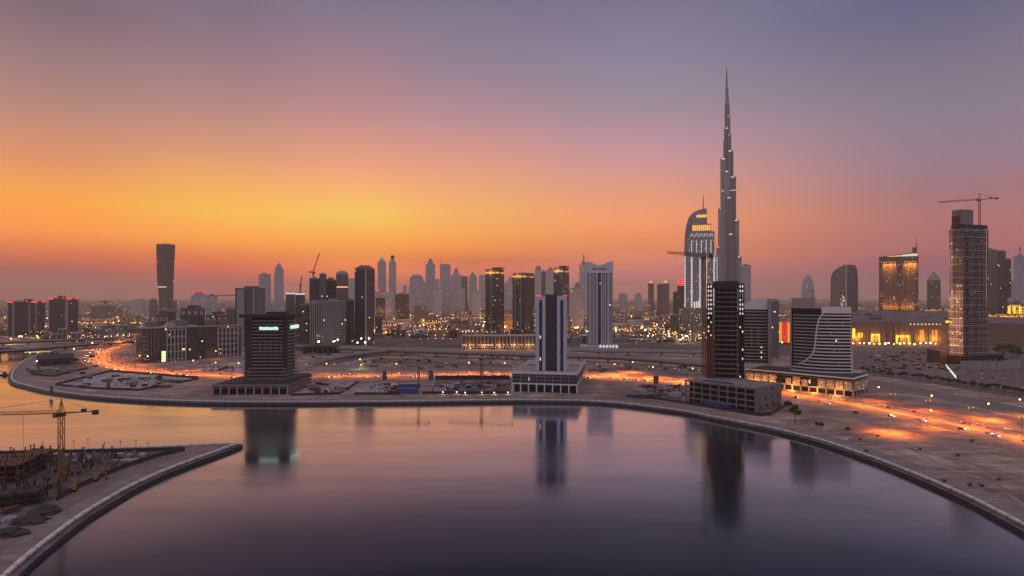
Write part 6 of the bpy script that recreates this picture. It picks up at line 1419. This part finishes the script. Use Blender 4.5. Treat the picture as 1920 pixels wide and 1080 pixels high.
for nm, px_ in (('tyre_track', [(1560, 806), (1640, 824), (1740, 850), (1860, 878), (1960, 905)]), ('tyre_track', [(1600, 830), (1680, 836), (1780, 858), (1900, 912)]), ('tyre_track', [(1500, 772), (1560, 784), (1640, 800), (1700, 806)]), ('tyre_track', [(1720, 812), (1800, 828), (1920, 846)]), ('tyre_track', [(1700, 838), (1760, 870), (1850, 900), (1930, 950)])):
    for o in (-1.0, 1.0): pt = smooth([gp(*q) for q in px_], 6); struct(sweep(MB(), pt, [(o - .45, GZ + .025), (o + .45, GZ + .025)]).build(nm, M['rubble'] if rr.random() < .5 else M['site']))
def make_tree(h, r, seed, name='tree'):
    q = random.Random(seed); t = thing(name, '', 'tree'); mb = MB().tube((0, 0, 0), (.1, 0, h * .5), h * .03, h * .018, 6); tips = []
    for k in range(6):
        a = k * 1.05 + q.uniform(-.3, .3); e = Vector((math.cos(a) * r * q.uniform(.4, .75), math.sin(a) * r * q.uniform(.4, .75), h * q.uniform(.62, .95))); mb.tube((.1, 0, h * q.uniform(.3, .5)), e, h * .012, h * .005, 5); tips.append(e)
    mb.build('trunk', M['bark'], t); tips.append(Vector((0, 0, h * .9))); cb = MB()
    for e in tips:
        cr = r * q.uniform(.32, .55)
        for k in range(70):
            d = Vector((q.gauss(0, 1), q.gauss(0, 1), q.gauss(0, .8))); d.normalize(); c = e + d * cr * q.random() ** .4; n = Vector((q.gauss(0, 1), q.gauss(0, 1), q.gauss(0, 1))).normalized(); u = n.orthogonal().normalized() * q.uniform(.25, .5) * r * .22; v = n.cross(u)
            cb.face([c - u - v, c + u - v, c + u + v, c - u + v])
    cb.build('crown', M['leaf'], t); return t
def tree(x, y, h, r, lab, grp=None, seed=0):
    k = ('tree', seed % 4, int(h), int(r)); o = put(k, lambda: make_tree(h, r, seed % 4), gp(x, y), rr.uniform(0, 6), lab, grp or lab)
    if not grp: del o['group']
    return o
tree(1491, 792, 13, 5, 'brown-leaved tree at the corner of the concrete shell hoarding, above the quay', None, 1)
tree(1478, 770, 8, 4, 'low dark tree against the right wall of the concrete shell podium', None, 2)
for x, y, h, lab in ((1537, 802, 3.4, 'round desert bush on the sand just right of the brown-leaved tree'), (1589, 808, 2.2, 'small desert bush between the round bush and the sandy track'), (1604, 777, 2, 'small desert bush on the sand below the glowing podium')): tree(x, y, h, h * .9, lab, None, 3)
for k in range(18):
    x, y = rr.uniform(1500, 1915), rr.uniform(775, 940)
    if y < 832 + (x - 1560) * .40 - 8 and y > 772 + (x - 1615) * .2: put(('scrub', k % 3), lambda: make_tree(.9, 1.1, 20 + k % 3, 'desert_scrub'), gp(x, y), rr.uniform(0, 6), 'small dry scrub dotting the open sand on the right bank', 'scrub on the right bank sand')
for k in range(90):
    c = rr.choice(('dark', 'rusty', 'grey', 'dark')); put('stack' + c, lambda: stack('hoarding'), gp(rr.uniform(1625, 1900), rr.uniform(660, 698)), rr.uniform(0, 3), f'{c} stack of building material beside the highway below the rooftop crane tower', f'{c} building material beside the highway below the rooftop crane tower')
for k in range(34): x = 1622 + k * 9 + rr.uniform(-4, 4); tree(x, 699 + (x - 1622) * .135 + rr.uniform(-2, 2), 6, 3, 'dark street tree in the planted strip along the highway', 'street trees along the highway', k)
for k in range(9): tree(1862 + rr.uniform(-6, 55), 664 + rr.uniform(-4, 10), 14, 6, 'tall dark tree right of the rooftop crane tower base', 'trees right of the rooftop crane tower', k)
for k in range(40):
    x = rr.choice((rr.uniform(720, 860), rr.uniform(1150, 1290), rr.uniform(640, 760))); y = rr.uniform(612, 636); p = gp(x, y)
    if clear(p, 6): pl = place(x); tree(x, y, 10, 6, f'dark bushy tree in the low-rise sprawl {pl}', f'trees in the sprawl {pl}', k)
for k in range(8): tree(520 + k * 7, 661 + rr.uniform(-2, 2), 7, 4, 'dark tree lining the service road behind the mint sign tower', 'trees behind the mint sign tower', k)
for k in range(9): tree(rr.uniform(75, 180), rr.uniform(668, 684), 7, 4, 'dark tree around the shed by the canal mouth', 'trees around the canal mouth shed', k)

# mall forecourt lamps
for k in range(17):
    x = 1600 + k * 9.6 + rr.uniform(-2, 2); lamp_px(x, 644 + rr.uniform(-1, 1.5), 'short white lamp in the row before the brown mall wall', h=6, power=0, bulb=1.0 if k % 3 else 1.5, m_='lamp_white' if k % 4 else 'lamp', arm=.5, name='forecourt_lamp', group='forecourt lamps of the mall')
for x, y in ((1448, 632), (1454, 640), (1466, 642), (1474, 640), (1479, 633)): lamp_px(x, y, 'white forecourt lamp under the red media screen', h=7, power=0, bulb=1.1, m_='lamp_white', arm=.5, name='forecourt_lamp', group='forecourt lamps of the media hall')

# ------------------------------------------------------------------ building site on the peninsula
patch('excavation', [(-120, 1046), (0, 984), (95, 938), (200, 886), (300, 852), (344, 845), (200, 849), (0, 853), (-150, 856)], 'site', .03)
fence('dark hoarding along the promenade side of the peninsula site', [(346, 846), (300, 856), (240, 876), (200, 891), (150, 915), (105, 940)], 2.6)
fence('dark hoarding along the far waterside of the peninsula site', [(346, 844.5), (200, 848.5), (0, 852), (-120, 854)], 2.2)
def column(h):
    t = thing('concrete_column', '', 'column'); MB().box(-.45, .45, -.45, .45, 0, h).build('shaft', M['concrete'], t); b = MB()
    for x in (-.32, 0, .32):
        for y in (-.32, .32): b.tube((x, y, h), (x * 1.1, y * 1.1, h + 1.6), .05, n=3)
    b.build('starter_bars', M['rebar'], t); MB().box(-1.0, 1.0, -1.0, 1.0, 0, .5).build('footing', M['concrete'], t); return t
n = 0
for i in range(12):
    for j in range(6):
        x = 84 + i * 15 + j * 4; y = 862 + j * 11 + rr.uniform(-2, 2); lim = 940 - (x - 100) * .44
        if y > lim - 10 or x > 300: continue
        h = rr.choice((3, 4, 5, 6)); put(('col', h), lambda: column(h), gp(x + rr.uniform(-3, 3), y), rr.uniform(-.2, .2), f'{"short" if h < 4.5 else "tall"} pale concrete column with starter bars in the peninsula site', 'columns of the peninsula site'); n += 1
for k, x in enumerate((80, 138, 165, 196, 226, 255, 277)):
    p = gp(x, 851 + k * .5); t = thing('floodlight_mast', 'thin unlit mast along the rear hoarding of the peninsula site', 'mast', p, 0, 'masts of the peninsula site'); MB().tube((0, 0, 0), (0, 0, 7 + k % 3), .12, .08, 5).build('pole', M['steel_dark'], t); MB().box(-.5, .5, -.15, .15, 7 + k % 3, 7.5 + k % 3).build('lamp_head', M['steel_dark'], t)
def frame(label, x, y, nx, ny, nz, yaw, cell=5.5, m_='rebar'):
    t = thing('formwork_frame_tower', label, 'scaffold', gp(x, y), yaw)
    for k in range(nz + 1):
        if k: MB().box(-nx * cell / 2, nx * cell / 2, -ny * cell / 2, ny * cell / 2, k * 3.2 - .35, k * 3.2).build('deck', M[m_ if k % 2 else 'dark_concrete'], t)
    for i in range(nx + 1):
        for j in range(ny + 1):
            a, b = (i - nx / 2) * cell * .96, (j - ny / 2) * cell * .96; MB().box(a - .25, a + .25, b - .25, b + .25, 0, nz * 3.2 + rr.uniform(.5, 2.5)).build('post', M[m_], t)
    return t
frame('dark rusty formwork frame at the far left of the peninsula site', 8, 900, 4, 3, 3, R(10))
frame('tall rusty formwork frame behind the ochre crane base', 62, 880, 3, 3, 3, R(-8))
frame('low dark formwork frame nearest the camera in the peninsula site', 30, 945, 4, 2, 2, R(24), m_='hoarding')
frame('small formwork frame in the middle of the peninsula site', 190, 868, 2, 2, 1, R(5), m_='hoarding')
for x, y in ((108, 885), (122, 898), (95, 915), (140, 890), (70, 925), (52, 935), (88, 900), (20, 960), (160, 876), (215, 868)):
    put('stackrusty', lambda: stack('rebar'), gp(x, y), rr.uniform(0, 3), 'rusty stack of formwork timber in the peninsula site', 'rusty stacks of the peninsula site')
for k in range(26): put('stack' + ('pale', 'grey')[k % 2], lambda: stack(('pale_concrete', 'grey_panel')[k % 2]), gp(rr.uniform(90, 270), rr.uniform(856, 872)), rr.uniform(0, 3), f'{("pale", "grey")[k % 2]} slab stack on the far side of the peninsula site', f'{("pale", "grey")[k % 2]} slab stacks of the peninsula site')
def excavator(label, p, yaw):
    t = thing('excavator', label, 'excavator', p, yaw)
    for s_ in (-1, 1): MB().prism([(-2, s_ * 1.2 - .3), (2, s_ * 1.2 - .3), (2, s_ * 1.2 + .3), (-2, s_ * 1.2 + .3)], .1, .9).build('track', M['rubber'], t)
    MB().loft([(1.0, [(-2.2, -1.3), (1.3, -1.3), (1.3, 1.3), (-2.2, 1.3)]), (2.2, [(-2.1, -1.2), (1.0, -1.2), (1.0, 1.2), (-2.1, 1.2)])]).build('engine_house', M['orange_paint'], t)
    c = MB().loft([(1.0, [(.2, .3), (1.7, .3), (1.7, 1.3), (.2, 1.3)]), (2.9, [(.2, .35), (1.3, .35), (1.3, 1.25), (.2, 1.25)])]).build('cab', M['orange_paint'], t); MB().box(1.45, 1.6, .42, 1.18, 1.7, 2.6).build('window', M['car_glass'], c)
    MB().tube((1.2, -.3, 1.6), (3.4, -.3, 4.6), .32, .26, 4).tube((3.4, -.3, 4.6), (5.4, -.3, 4.0), .26, .22, 4).build('boom', M['orange_paint'], t); MB().tube((5.4, -.3, 4.0), (5.9, -.3, 1.6), .22, .16, 4).build('arm', M['orange_paint'], t)
    MB().loft([(.5, [(5.3, -.8), (6.2, -.8), (6.2, .2), (5.3, .2)]), (1.7, [(5.5, -.8), (6.5, -.8), (6.5, .2), (5.5, .2)])]).build('bucket', M['steel_dark'], t)
def shore_post():
    t = thing('steel_pile', '', 'pile'); MB().tube((0, 0, 0), (0, 0, 7.5), .32, .32, 6).build('pile', M['steel_dark'], t); MB().box(-.5, .5, -.5, .5, 7.5, 7.9).build('cap', M['rebar'], t); return t
for k in range(70):
    x, y = rr.uniform(-10, 215), rr.uniform(858, 950)
    if y < 935 - (x - 95) * .44: put('pile', shore_post, gp(x, y), rr.uniform(0, 3), 'dark upright steel pile standing in the peninsula site', 'steel piles of the peninsula site')
excavator('orange excavator with raised boom near the promenade hoarding, beside the ochre crane', gp(137, 921), R(115)); excavator('smaller-looking orange excavator farther along the promenade hoarding', gp(176, 902), R(20))
def mound(label, x, y, r, h, m_):
    q = random.Random(x); rg = []
    for f, z in ((1, 0), (.9, .3), (.7, .6), (.45, .85), (.15, 1)): rg.append((z * h, [(r * f * math.cos(a) * q.uniform(.65, 1.25), r * .7 * f * math.sin(a) * q.uniform(.65, 1.25)) for a in [k * math.pi / 9 for k in range(18)]]))
    o = MB().loft(rg).build('spoil_mound', M[m_]); o.location = gp(x, y); tag(o, label, 'mound')
mound('dark sheeted mound at the near corner of the peninsula site', 85, 962, 7, 4, 'hoarding'); mound('low dark mound left of the sheeted mound', 55, 978, 8, 3, 'hoarding'); mound('pale spoil mound at the lower left of the peninsula site', 18, 975, 4, 2, 'rubble'); mound('small dark mound by the left edge of the peninsula', 20, 1002, 7, 3, 'hoarding')

# ------------------------------------------------------------------ dusk haze
hz = MB().box(-24000, 24000, -3200, 34000, -3.2, 900).build('haze', bpy.data.materials.new('haze')); hz['kind'] = 'stuff'; tag(hz, 'thin mauve dusk haze lying over the whole city', 'haze')
m = hz.data.materials[0]; m.use_nodes = True; nt = m.node_tree; nt.nodes.remove(nt.nodes['Principled BSDF']); v = nt.nodes.new('ShaderNodeVolumePrincipled')
v.inputs['Color'].default_value = (1.0, 0.83, 0.66, 1); v.inputs['Density'].default_value = 0.000068; v.inputs['Anisotropy'].default_value = 0.3
nt.links.new(v.outputs[0], nt.nodes['Material Output'].inputs['Volume'])
